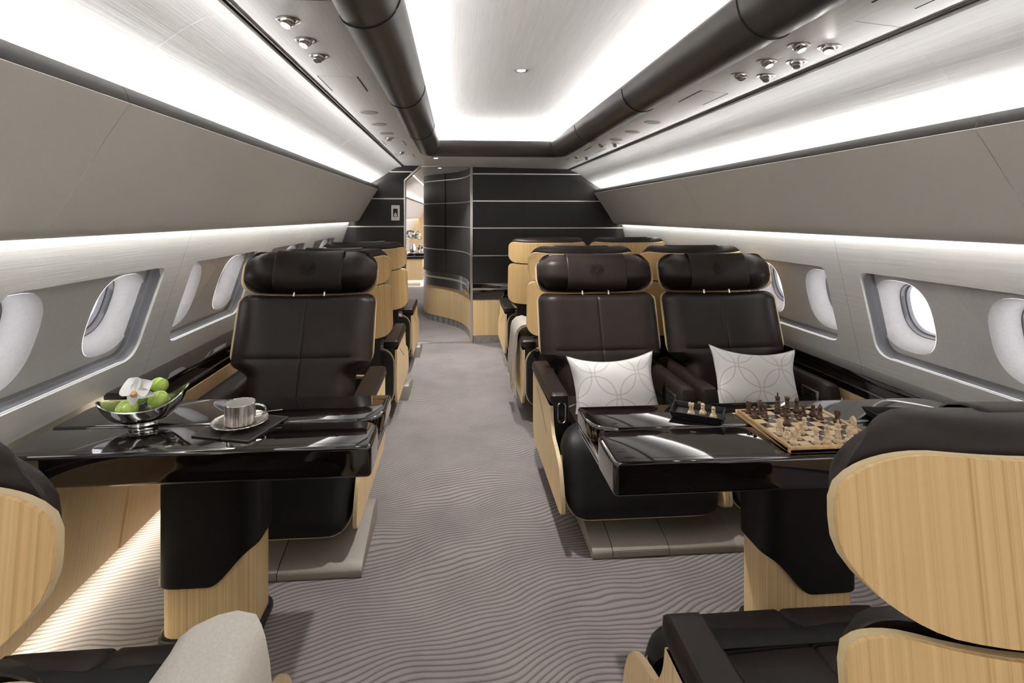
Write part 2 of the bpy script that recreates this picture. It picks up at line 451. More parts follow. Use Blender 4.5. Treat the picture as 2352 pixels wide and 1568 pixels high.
for side, S in SE.items():
    s = S['s']
    for i in range(4):
        a, b = seams[i]+.0015, seams[i+1]-(.0015 if i < 3 else 0)
        struct(MB().sheet(S['val'], a, b, .012*s).build('wall_'+side, M['panel'], smooth=60))
        if i == 0: continue
        lk = thing('overhead_locker', {('left', 1): 'taupe overhead locker nearest the camera along the left wall', ('left', 2): 'long taupe overhead locker above the left single seats',
              ('left', 3): 'taupe overhead locker on the left touching the dark bulkhead', ('right', 1): 'taupe overhead locker nearest the camera along the right wall',
              ('right', 2): 'long taupe overhead locker above the right seat pairs', ('right', 3): 'taupe overhead locker on the right touching the dark bulkhead'}[(side, i)],
              'overhead locker', (S['binp'][3][0], (a+b)/2, S['binp'][3][1]), 0, 'overhead lockers')
        ox, oz, oy = S['binp'][3][0], S['binp'][3][1], (a+b)/2
        rel = lambda pr: [(x-ox, z-oz) for x, z in pr]
        MB().sheet(rel(S['binp']), a-oy, b-oy, .014*(-s)).build('door', M['taupe'], lk, smooth=60)
        l0, l1 = S['lip']
        MB().sheet(rel([l0, ((l0[0]+l1[0])/2-s*.004, (l0[1]+l1[1])/2), l1, (l1[0]+s*.004, l1[1]-.008)]), a-oy, b-oy, .012*(-s)).build('mesh_strip', M['strip'], lk)
    # recessed channel between ceiling and valance
    c = S['ch']; e = -.645 if s < 0 else XE; ze = ceil_z(e)
    struct(MB().strip([(e, ze-.001), (e, ze+.02), (c[0]-s*.002, ze+.02), (c[0], S['val'][0][1])], YN, YB).build('trim_5', M['channel']))
    struct(MB().box(min(e, e+s*.005), max(e, e+s*.005), YN, YB, ze-.006, ze+.002).build('trim_6', M['channel']))
    lx, lz = S['led']
    struct(MB().strip([(lx-s*.0067, lz-.0108), (lx+s*.0067, lz+.0108)], YN, YB-.01).build('trim_7', M['led']))
    struct(MB().strip([(lx-s*.045, lz-.012), (lx-s*.006, lz-.014), (lx+s*.014, lz+.006), (lx+s*.014, lz+.010), (lx+s*.05, lz-.03)], YN, YB).build('led_shield', M['base']))  # hidden opaque plate, added so the cove strip shines one way only
    lx, lz = S['ledb']
    struct(MB().strip([(lx-s*.012, lz), (lx+s*.006, lz)], YN, YB-.01).build('trim_9', M['led_bin']))
    struct(MB().strip([S['binp'][-1], (S['binp'][-1][0], lz+.006), (lx+s*.03, lz+.008)], YN, YB).build('trim_10', M['white']))
    # next room, same shell
    if s < 0:
        struct(MB().sheet(S['val'], YB+.06, YE, -.012).build('wall_left', M['panel'], smooth=60))
        struct(MB().sheet(S['binp'], YB+.06, YE, .014).build('wall_left', M['taupe'], smooth=60))
        struct(MB().sheet(S['lip'], YB+.06, YE, .012).build('wall_left', M['strip']))
        lx, lz = S['led']; struct(MB().strip([(lx+.010, lz-.006), (lx-.012, lz+.004)], YB+.06, YE).build('trim_7', M['led_far']))
        lx, lz = S['ledb']; struct(MB().strip([(lx+.012, lz), (lx-.006, lz)], YB+.06, YE).build('trim_9', M['led_far']))
        struct(MB().strip([S['wall'][0], S['wall'][1], (-1.53, 0)], YB+.06, YE).build('wall_left', M['side']))

# side walls with window openings (the wall is a sloping plane)
def wallpt(S, z):
    (xa, za), (xb, zb) = S['wall']; t = (z-za)/(zb-za); return xa+(xb-xa)*t
PITCH, WW = 1.14, .88
def side_wall(side, S):
    s = S['s']; zt, zb = S['zs']; z_top, z_bot = S['wall'][0][1], S['wall'][1][1]
    m = MB(); starts = [S['y0']+k*PITCH for k in range(-2, 4)]
    for k, y0 in enumerate(starts):
        ya = y0-.13+.001 if k else YN; yb = y0+WW+.13-.001 if k < 5 else YB
        hole = rrect(y0, y0+WW, zb, zt, [.085, .085, .045, .045], 6)
        n = len(hole); out = []
        cy, cz = y0+WW/2, (zt+zb)/2
        for y, z in hole:
            dy, dz = y-cy, z-cz
            ty = ((yb-cy) if dy > 0 else (ya-cy))/dy if abs(dy) > 1e-6 else 1e9
            tz = ((z_top-cz) if dz > 0 else (z_bot-cz))/dz if abs(dz) > 1e-6 else 1e9
            t = min(ty, tz); out.append((cy+dy*t, cz+dz*t))
        # snap nearest outer points to the panel corners
        for c in ((ya, z_bot), (yb, z_bot), (yb, z_top), (ya, z_top)):
            j = min(range(n), key=lambda i: (out[i][0]-c[0])**2+(out[i][1]-c[1])**2); out[j] = c
        V = [(wallpt(S, z), y, z) for y, z in hole]+[(wallpt(S, z), y, z) for y, z in out]
        # a rolled lip round the opening
        lip = [(wallpt(S, z)+s*.018, cy+(y-cy)*.992, cz+(z-cz)*.985) for y, z in hole]
        m.add(V+lip, [(i, (i+1) % n, n+(i+1) % n, n+i) for i in range(n)]+[(i, 2*n+i, 2*n+(i+1) % n, (i+1) % n) for i in range(n)])
    struct(m.build('wall_'+side, M['side'], smooth=60))
    b = MB()
    for y0 in starts[1:]:
        b.add([(wallpt(S, z)+s*.004, y, z) for y, z in ((y0-.15, z_bot), (y0-.11, z_bot), (y0-.11, z_top), (y0-.15, z_top))], [(0, 1, 2, 3)])
    struct(b.build('trim_22', M['channel']))
    return starts
wn = [0]
def window(side, S, y0, labeln):
    s = S['s']; zt, zb = S['zs']; wn[0] += 1
    nx, nz = None, None
    (xa, za), (xb, zb2) = S['wall']; L = sqrt((xb-xa)**2+(zb2-za)**2)
    tx, tz = (xb-xa)/L, (zb2-za)/L                     # down the wall
    ox, oz = (-tz, tx) if s > 0 else (tz, -tx)         # out of the cabin
    if ox*s < 0: ox, oz = -ox, -oz
    cy, cz = y0+WW/2, (zt+zb)/2; cx = wallpt(S, cz)
    def P(y, h, d):                                    # y along, h up the wall, d outwards
        return (-tx*h+ox*d, y, -tz*h+oz*d)
    e = bpy.data.objects.new('window_%d' % wn[0], None); COL.objects.link(e); e.location = (cx, cy, cz)
    e['kind'] = 'structure'; e['label'] = labeln
    hh = (zt-zb)/abs(tz)/2
    lo = rrect(-WW/2+.004, WW/2-.004, -hh+.004, hh-.004, [.08, .08, .043, .043], 6); n = len(lo)
    a = [P(y, h, .012) for y, h in lo]; b = [P(y*.985, h*.965, .075) for y, h in lo]
    MB().add(a+b, [(i, (i+1) % n, n+(i+1) % n, n+i) for i in range(n)]).build('reveal', M['gasket'], e, smooth=50)
    # back panel with two flared ovals
    ov = [(-.295, -.005), (.295, -.005)]; pn = MB(); seg = 40
    for k, (oy, oh) in enumerate(ov):
        ring = [(oy+.165*abs(cos(t))**.75*math.copysign(1, cos(t)), oh+.183*abs(sin(t))**.75*math.copysign(1, sin(t))) for t in [2*pi*(i+.5)/seg for i in range(seg)]]
        xa0, xb0 = (-WW/2, 0) if k == 0 else (0, WW/2); out = []
        for y, h in ring:
            dy, dh = y-oy, h-oh
            t = min(((xb0-oy) if dy > 0 else (xa0-oy))/dy if abs(dy) > 1e-6 else 1e9, ((hh-oh) if dh > 0 else (-hh-oh))/dh if abs(dh) > 1e-6 else 1e9)
            out.append((oy+dy*t, oh+dh*t))
        for c in ((xa0, -hh), (xb0, -hh), (xb0, hh), (xa0, hh)):
            j = min(range(seg), key=lambda i: (out[i][0]-c[0])**2+(out[i][1]-c[1])**2); out[j] = c
        pn.add([P(y, h, .072) for y, h in ring]+[P(y, h, .070) for y, h in out], [(i, (i+1) % seg, seg+(i+1) % seg, seg+i) for i in range(seg)])
        f = MB(); prof = [(1.0, .070), (.97, .078), (.92, .10), (.86, .14), (.80, .17), (.775, .176)]
        rows = []
        for q, d in prof: rows.append([P(oy+(y-oy)*q, oh+(h-oh)*q, d) for y, h in ring])
        vs = [p for r in rows for p in r]
        f.add(vs, [(j*seg+i, j*seg+(i+1) % seg, (j+1)*seg+(i+1) % seg, (j+1)*seg+i) for j in range(len(prof)-1) for i in range(seg)])
        fr = f.build('oval_frame', M['white'], e, smooth=60)
        g = MB(); rows = [[P(oy+(y-oy)*q, oh+(h-oh)*q, d) for y, h in ring] for q, d in ((.775, .176), (.75, .178), (.74, .20), (.70, .203), (.69, .222))]
        g.add([p for r in rows for p in r], [(j*seg+i, j*seg+(i+1) % seg, (j+1)*seg+(i+1) % seg, (j+1)*seg+i) for j in range(4) for i in range(seg)])
        g.build('gasket', M['gasket'], fr, smooth=60)
        MB().add([P(oy+(y-oy)*.76, oh+(h-oh)*.76, .20) for y, h in ring], [tuple(range(seg))]).build('outer_pane', M['glass'], fr)
    pn.build('back_panel', M['reveal'], e)
    MB().add([P(y, h, .03) for y, h in lo], [tuple(range(n))]).build('pane', M['glass'], e)
for side, S in SE.items():
    st = side_wall(side, S)
    for k, y0 in enumerate(st):
        if k == 0: continue
        window(side, S, y0, ['', 'double-oval window beside the camera on the %s wall', 'large double-oval window above the %s table', 'double-oval window beside the first %s seat backs',
               'window beside the second row on the %s wall', 'window nearest the bulkhead on the %s wall'][k] % side)

# side ledges with their wood fronts
def ledge(side, S, y0, y1, nm, label):
    s = S['s']; xw, xf_, z = S['ledge']
    t = thing('side_ledge', label, 'side ledge', ((xw+xf_)/2, (y0+y1)/2, 0), 0, 'lacquered side ledges')
    ox, oy = (xw+xf_)/2, (y0+y1)/2
    MB().box(min(xw+s*.01, xf_)-ox, max(xw+s*.01, xf_)-ox, y0-oy, y1-oy, z-.032, z).build('ledge_top', M['lacquer'], t, bevel=.006)
    f = xf_+s*.014
    MB().box(min(f, f+s*.02)-ox, max(f, f+s*.02)-ox, y0-oy, y1-oy, z-.125, z-.032).build('fascia', M['lacquer'], t)
    MB().box(min(f-s*.006, f)-ox, max(f-s*.006, f)-ox, y0-oy, y1-oy, z-.085, z-.079).build('metal_inlay', M['nickel'], t)
    p = [(f-s*.004, z-.125), (f+s*.03, z-.30), (f+s*.085, .10), (f+s*.105, .10), (f+s*.05, z-.30), (f+s*.02, z-.125)]
    MB().prism([(x-ox, zz) for x, zz in p], 'y', y0-oy, y1-oy).build('wood_front', M['woodside'], t, smooth=60)
for y0, y1, nm, la in ((YN, 1.74, '', 'black lacquered ledge with oak front under the nearest left window'), (2.40, 6.39, '', 'black lacquered ledge running along the left wall behind the table')):
    ledge('left', SE['left'], y0, y1, nm, la)
ledge('right', SE['right'], YN, 6.39, '', 'black lacquered ledge running along the whole right wall')
# oak panel that carries on below the left table and its glowing toe light
MB_t = thing('wainscot', 'oak lower wall panel below the left table', 'panel', (-1.40, 2.07, 0))
MB().prism([(x+1.40, z) for x, z in [(-1.386, .62), (-1.415, .47), (-1.472, .10), (-1.492, .10), (-1.435, .47), (-1.406, .62)]], 'y', -.33, .33).build('panel_front', M['woodside'], MB_t, smooth=60)
MB().box(-1.585+1.40, -1.386+1.40, -.33, .33, .622, .640).build('light_baffle', M['lacquer'], MB_t)  # unseen baffle, added to stop the toe light leaking up along the wall
struct(MB().strip([(-1.53, .08), (-1.50, .10)], YN, YB-.02).build('trim_11', M['led_floor']))
struct(MB().strip([(-1.60, 0), (-1.60, .70), (-1.528, .776)], YN, YB).build('wall_left', M['white']))
struct(MB().strip([(2.31, 0), (2.31, .66), (2.220, .726)], YN, YB).build('wall_right', M['white']))
struct(MB().box(-1.75, 2.45, YN-.06, YN-.02, 0, 2.4).build('wall_back', M['side']))

# ------------------------------------------------------------------ bulkhead
XL, XR = -.622, .172
m = MB().prism([(-1.62, 0), (XL-.02, 0), (XL-.02, 2.00), (-.44, 2.19), (-.44, 2.3), (-1.62, 2.3)], 'y', YB, YB+.05)
struct(m.build('wall_front', M['wall_dark']))
struct(MB().box(XR+.016, 2.4, YB, YB+.05, .73, 2.3).build('wall_front', M['wall_dark']))
struct(MB().box(XR+.016, 2.4, YB-.004, YB+.05, .09, .53).build('wall_front', M['wood']))
struct(MB().box(XR+.016, 2.4, YB-.012, YB+.05, .53, .732).build('trim_12', M['lacquer'], bevel=.006))
struct(MB().box(XR+.016, 2.4, YB-.016, YB-.010, .648, .672).build('trim_13', M['alu']))
struct(MB().box(XR+.05, 2.4, YB-.008, YB+.02, .0, .088).build('baseboard_front', M['grille']))
sm = MB()
for z in (2.07, 1.737, 1.405, 1.067): sm.box(XR+.016, 2.4, YB-.004, YB+.01, z-.007, z+.007)
for z in (2.089, 1.763, 1.426, 1.09): sm.box(-1.62, XL-.02 if z < 2 else -.535, YB-.004, YB+.01, z-.007, z+.007)
struct(sm.build('trim_14', M['alu']))
sm = MB()
for x in (.82, 1.40, 1.97): sm.box(x-.0015, x+.0015, YB-.0015, YB+.01, .74, 2.16)
for x in (-1.21,): sm.box(x-.0015, x+.0015, YB-.0015, YB+.01, 0, 2.16)
struct(sm.build('trim_15', M['seam']))
fr = MB().box(XL-.022, XL, YB-.012, YB+.07, 0, 1.99).box(XR-.012, XR+.018, YB-.012, YB+.07, 0, ZC)
fr.add([(XL-.022, YB-.012, 1.985), (XL, YB-.012, 1.975), (-.425, YB-.012, ZC), (-.455, YB-.012, ZC), (XL-.022, YB+.07, 1.985), (XL, YB+.07, 1.975), (-.425, YB+.07, ZC), (-.455, YB+.07, ZC)],
       [(0, 1, 2, 3), (4, 7, 6, 5), (0, 4, 5, 1), (1, 5, 6, 2), (2, 6, 7, 3), (3, 7, 4, 0)])
fr.box(-.455, XR+.018, YB-.012, YB+.07, ZC-.012, ZC+.002)
struct(fr.build('door_1', M['alu'], bevel=.002))
struct(MB().box(XL, XR, YB, YB+.05, 0, .006).build('trim_16', M['alu'], bevel=.002))
t = thing('wall_switch', 'small metal wall control plate beside the door opening', 'wall switch', (-.744, YB-.002, 1.592))
MB().slab(.10, .185, .006, flat(.006), flat(0), lambda x, z, n: (x, -n, z)).build('cover_plate', M['alu'], t)
MB().slab(.055, .10, .004, flat(.009), flat(.005), lambda x, z, n: (x, -n, z-.02+.02)).build('screen', M['screen'], t)
MB().add([(-.02, -.0095, -.045), (.02, -.0095, -.045), (.012, -.0095, -.01), (0, -.0095, .005), (-.012, -.0095, -.01)], [(0, 1, 2, 3, 4)]).build('icon', M['alu'], t)

# S-curved wall beyond the door opening
cp = [(.166, 6.475), (.150, 6.72), (.115, 6.95), (.06, 7.17), (-.03, 7.36), (-.14, 7.53), (-.26, 7.68), (-.37, 7.82), (-.455, 7.98), (-.51, 8.18), (-.53, 8.40), (-.52, 8.75), (-.45, 9.1), (-.2, 9.35)]
def curve_pts(n=52):
    out = []; k = len(cp)
    for i in range(n+1):
        t = i/n*(k-1); a = min(int(t), k-2); f = t-a
        p0, p1, p2, p3 = cp[max(a-1, 0)], cp[a], cp[a+1], cp[min(a+2, k-1)]
        q = [.5*((2*p1[c])+(-p0[c]+p2[c])*f+(2*p0[c]-5*p1[c]+4*p2[c]-p3[c])*f*f+(-p0[c]+3*p1[c]-3*p2[c]+p3[c])*f**3) for c in (0, 1)]
        out.append(tuple(q))
    return out
cpt = curve_pts()
def curve_band(z0, z1, off, name, mat, prof=None):
    n = len(cpt); A = []
    for i, (x, y) in enumerate(cpt):
        a = cpt[max(i-1, 0)]; b = cpt[min(i+1, n-1)]; dx, dy = b[0]-a[0], b[1]-a[1]; l = sqrt(dx*dx+dy*dy)
        A.append((x-dy/l*(-off)*-1 if False else x+(-abs(dy)/l if True else 0)*off, y-abs(dx)/l*off if dx < 0 else y-dx/l*off*-1*0-0*off))
    inner = [(x+.03, y+.02) for x, y in A]
    vs = [(x, y, z0) for x, y in A]+[(x, y, z1) for x, y in A]+[(x, y, z0) for x, y in inner]+[(x, y, z1) for x, y in inner]; fs = []
    for i in range(n-1):
        fs += [(i, i+1, n+i+1, n+i), (2*n+i, 3*n+i, 3*n+i+1, 2*n+i+1), (n+i, n+i+1, 3*n+i+1, 3*n+i), (i, 2*n+i, 2*n+i+1, i+1)]
    return struct(MB().add(vs, fs).build(name, mat, smooth=60))
curve_band(.73, ZC, 0, 'wall_corridor', M['wall_dark'])
curve_band(.53, .735, .014, 'trim_17', M['lacquer'])
curve_band(.645, .672, .020, 'trim_18', M['alu'])
curve_band(.09, .53, .0, 'wall_corridor', M['wood'])
curve_band(.0, .09, -.004, 'baseboard_corridor', M['grille'])
for z in (2.07, 1.737, 1.405, 1.067): curve_band(z-.007, z+.007, .005, 'trim_19', M['alu'])
struct(MB().box(cpt[21][0]-.007, cpt[21][0]+.0, cpt[21][1]-.006, cpt[21][1]+.0, .74, ZC).build('trim_20', M['seam']))
# next room: far wall, sideboard with flowers
struct(MB().box(-1.8, 2.4, YE-.02, YE+.03, 0, 2.3).build('wall_far', M['wood']))
sw = SE['left']
for k in range(5):
    y = 11.2+k*1.05; z0, z1 = .95, 1.34
    MBw = MB().add([(wallpt(sw, z)+.006, yy, z) for yy, z in rrect(y, y+.72, z0, z1, .05, 4)], [tuple(range(24-4))]) if False else MB()
    pts = rrect(y, y+.72, z0, z1, .05, 4)
    MBw.add([(wallpt(sw, z)+.006, yy, z) for yy, z in pts]+[(wallpt(sw, z)-.02, yy, z) for yy, z in pts], [tuple(range(len(pts)))]+[(i, (i+1) % len(pts), len(pts)+(i+1) % len(pts), len(pts)+i) for i in range(len(pts))])
    struct(MBw.build('window_%d' % (wn[0]+1+k), M['reveal']))
t = thing('sideboard', 'oak sideboard with black glossy top in the room beyond the doorway', 'sideboard', (-1.10, 12.6, 0))
MB().box(-.42, .34, -.9, 1.6, .12, .60).build('cabinet_body', M['wood'], t, bevel=.01)
MB().box(-.44, .37, -.94, 1.64, .60, .73).build('worktop', M['lacquer'], t, bevel=.01)
MB().box(-.445, .375, -.945, 1.645, .655, .672).build('metal_inlay', M['alu'], t)
MB().box(-.40, .28, -.85, 1.5, 0.0, .10).build('plinth', M['base'], t)
MB().box(-.40, .33, -.88, 1.55, .112, .119).build('toe_light', M['led_floor'], t)
t = thing('flower_vase', 'vase of pale green blooms on the sideboard beyond the doorway', 'flower vase', (-1.02, 12.1, .73))
MB().lathe([(.05, 0), (.07, .03), (.075, .10), (.05, .17), (.055, .19), (.045, .19), (.04, .16), (.0, .02)], 20).build('vase', M['chrome'], t)
fl = MB(); lf = MB()
for i in range(60):
    a, b = random.uniform(0, 2*pi), random.uniform(-.2, 1.3); r = random.uniform(.11, .21)
    c = (r*cos(a)*cos(b)*1.25, r*sin(a)*cos(b), .33+r*sin(b)*.8)
    (fl if i % 3 else lf).lathe([(0, -.03), (.026, -.012), (.034, .008), (.02, .025), (0, .03)], 7, c)
fl.build('blooms', M['petal'], t); lf.build('foliage', M['leafgreen'], t)
for i, (x, y) in enumerate(((-.86, 11.95), (-.82, 12.3), (-.90, 12.8))):
    o = MB().lathe([(.045, 0), (.05, .004), (.012, .012), (.01, .05), (.04, .09), (.045, .13), (.04, .13), (.034, .095), (0, .07)], 16).build('glass_goblet', M['chrome'], None, loc=(x, y, .73))
    tag(o, ['silver goblet at the near end of the far sideboard', 'silver goblet in front of the flowers on the far sideboard', 'silver goblet behind the flowers on the far sideboard'][i], 'goblet', 'goblets on the far sideboard')

# ------------------------------------------------------------------ ceiling fittings
def reading_light(x, y, label, lit, aim):
    t = thing('reading_light', label, 'reading light', (x, y, ceil_z(x)), 0, 'swivelling reading lights'); t.scale = (.78, .78, .78)
    if x > 1.083: t.rotation_euler = (0, .099, 0)
    MB().lathe([(.046, 0), (.047, -.003), (.040, -.005), (.034, -.003), (.030, .004), (.030, .0)], 28).build('bezel', M['nickel'], t)
    d = MB().lathe([(.0, .0), (.029, .0), (.030, -.010), (.026, -.018), (.021, -.022), (.021, -.034), (.019, -.036), (.0165, -.033)], 24)
    def tilt(p):
        a = aim[0]; y2 = p[1]*cos(a)-p[2]*sin(a); z2 = p[1]*sin(a)+p[2]*cos(a)
        b = aim[1]; x2 = p[0]*cos(b)-z2*sin(b); z3 = p[0]*sin(b)+z2*cos(b)
        return (x2, y2, z3+.002)
    bd = d.xf(tilt).build('swivel_barrel', M['nickel'], t)
    MB().lathe([(0, -.0335), (.017, -.0335)], 20).xf(tilt).build('lens', M['lamp'] if lit else M['lamp_off'], bd)
RL = [(-.527, 1.679, 'lit reading light nearest the camera on the left ceiling strip', 1), (-.527, 1.869, 'lit reading light in the middle of the left ceiling three', 1), (-.527, 2.048, 'unlit reading light farthest of the left ceiling three', 0),
      (-.527, 4.14, 'reading light just beyond the three left speaker discs', 0), (-.527, 5.057, 'reading light nearest the bulkhead on the left ceiling strip', 0),
      (1.223, 1.789, 'lit reading light nearest the camera on the right strip, beside the tube', 1), (1.349, 1.804, 'lit reading light nearest the camera on the right strip, beside the channel', 1),
      (1.223, 1.984, 'lit reading light in the middle of the right inner row beside the tube', 1), (1.349, 1.987, 'reading light in the middle of the right outer row beside the channel', 0),
      (1.223, 2.182, 'reading light farthest of the right inner three beside the tube', 0), (1.349, 2.194, 'reading light farthest of the right outer three beside the channel', 0),
      (1.223, 4.38, 'reading light beside the tube beyond the right speaker discs', 0), (1.340, 4.345, 'reading light beside the channel beyond the right speaker discs', 0),
      (1.220, 5.291, 'reading light nearest the bulkhead on the right, inner one', 0), (1.352, 5.36, 'reading light nearest the bulkhead on the right, outer one', 0)]
for i, (x, y, la, lit) in enumerate(RL):
    k = 1 if x < 0 else (.981 if x < 1.3 else .964)
    reading_light(x*k, y*k, la, lit, (-.35, .30 if x > 0 and i % 2 else -.22))
for i, (x, y, la) in enumerate([(-.520, 3.142, 'round speaker cover nearest the camera on the left ceiling strip'), (-.520, 3.538, 'middle round speaker cover on the left ceiling strip'), (-.520, 3.92, 'round speaker cover farthest on the left ceiling strip'),
        (1.275, 3.338, 'round speaker cover nearest the camera on the right ceiling strip'), (1.275, 3.729, 'middle round speaker cover on the right ceiling strip'), (1.275, 4.12, 'round speaker cover farthest on the right ceiling strip')]):
    tag(MB().lathe([(0, -.003), (.050, -.003), (.052, 0)], 32).build('speaker_cover', M['cover'], None, loc=(x if x < 0 else x*.972, y if x < 0 else y*.972, ceil_z(x*.972)-.0005), rot=(0, .099 if x > 0 else 0, 0)), la, 'speaker cover', 'round ceiling speaker covers')
def hatch(x0, x1, y0, y1, label):
    if x0 > 0: x0, x1, y0, y1 = x0*.982+.004, x1*.966, y0*.973, y1*.973
    t = thing('ceiling_hatch', label, 'ceiling hatch', ((x0+x1)/2, (y0+y1)/2, ceil_z((x0+x1)/2)), 0, 'square ceiling hatches')
    if x0 > 0: t.rotation_euler = (0, .099, 0)
    a, b = (x1-x0)/2, (y1-y0)/2
    MB().box(-a, a, -b, b, -.0025, 0).build('cover', M['ceil'], t)
    for x in (-a-.004, a): MB().box(x, x+.004, -b, b, -.003, 0).build('gap', M['seam'], t)
for a in ((-.606, -.441, 2.34, 2.605, 'square hatch in the left ceiling strip beyond the three reading lights'), (1.19, 1.345, 2.497, 2.76, 'square hatch in the right ceiling strip beyond the six reading lights'),
          (1.19, 1.345, 1.17, 1.433, 'square hatch in the right ceiling strip at the top edge of the photo'), (-.606, -.441, 4.30, 4.56, 'small hatch in the left ceiling strip past the speaker discs'),
          (-.606, -.441, 5.20, 5.44, 'small hatch in the left ceiling strip near the bulkhead'), (1.19, 1.345, 4.62, 4.88, 'small hatch in the right ceiling strip past the speaker discs'), (1.19, 1.345, 5.55, 5.80, 'small hatch in the right ceiling strip near the bulkhead')):
    hatch(*a)
for x, y, z, la in ((.349, 2.83, 2.345, 'round downlight in the recessed ceiling nearest the camera'), (.349, 4.47, 2.345, 'round downlight in the recessed ceiling near its far end'),
                    (-.225, 5.56, ZC, 'round downlight in front of the door opening'), (-.22, 6.70, ZC, 'round downlight beyond the door opening')):
    t = thing('downlight', la, 'downlight', (x, y, z), 0, 'recessed downlights'); t.scale = (.78, .78, .78)
    MB().lathe([(.046, 0), (.046, -.004), (.036, -.005), (.032, -.001), (.028, -.0005)], 28).build('trim_ring', M['nickel'], t)
    MB().lathe([(0, -.0015), (.029, -.0015)], 24).build('lens', M['lamp'], t)
    L = bpy.data.lights.new('downlight_lamp', 'SPOT'); L.energy = 38; L.color = (1, .97, .93); L.spot_size = 1.5; L.spot_blend = .6; L.shadow_soft_size = .03
    lo = bpy.data.objects.new('downlight_lamp', L); COL.objects.link(lo); lo.parent = t; lo.location = (0, 0, -.02)
y = 1.52                # ceiling joints
struct(MB().box(-.645, -.356, y, y+.003, ZC-.001, ZC).build('trim_21', M['channel']))
struct(MB().add([(1.083, y, ZC-.001), (1.083, y+.003, ZC-.001), (XE, y+.003, ceil_z(XE)-.001), (XE, y, ceil_z(XE)-.001)], [(0, 1, 2, 3)]).build('trim_21', M['channel']))

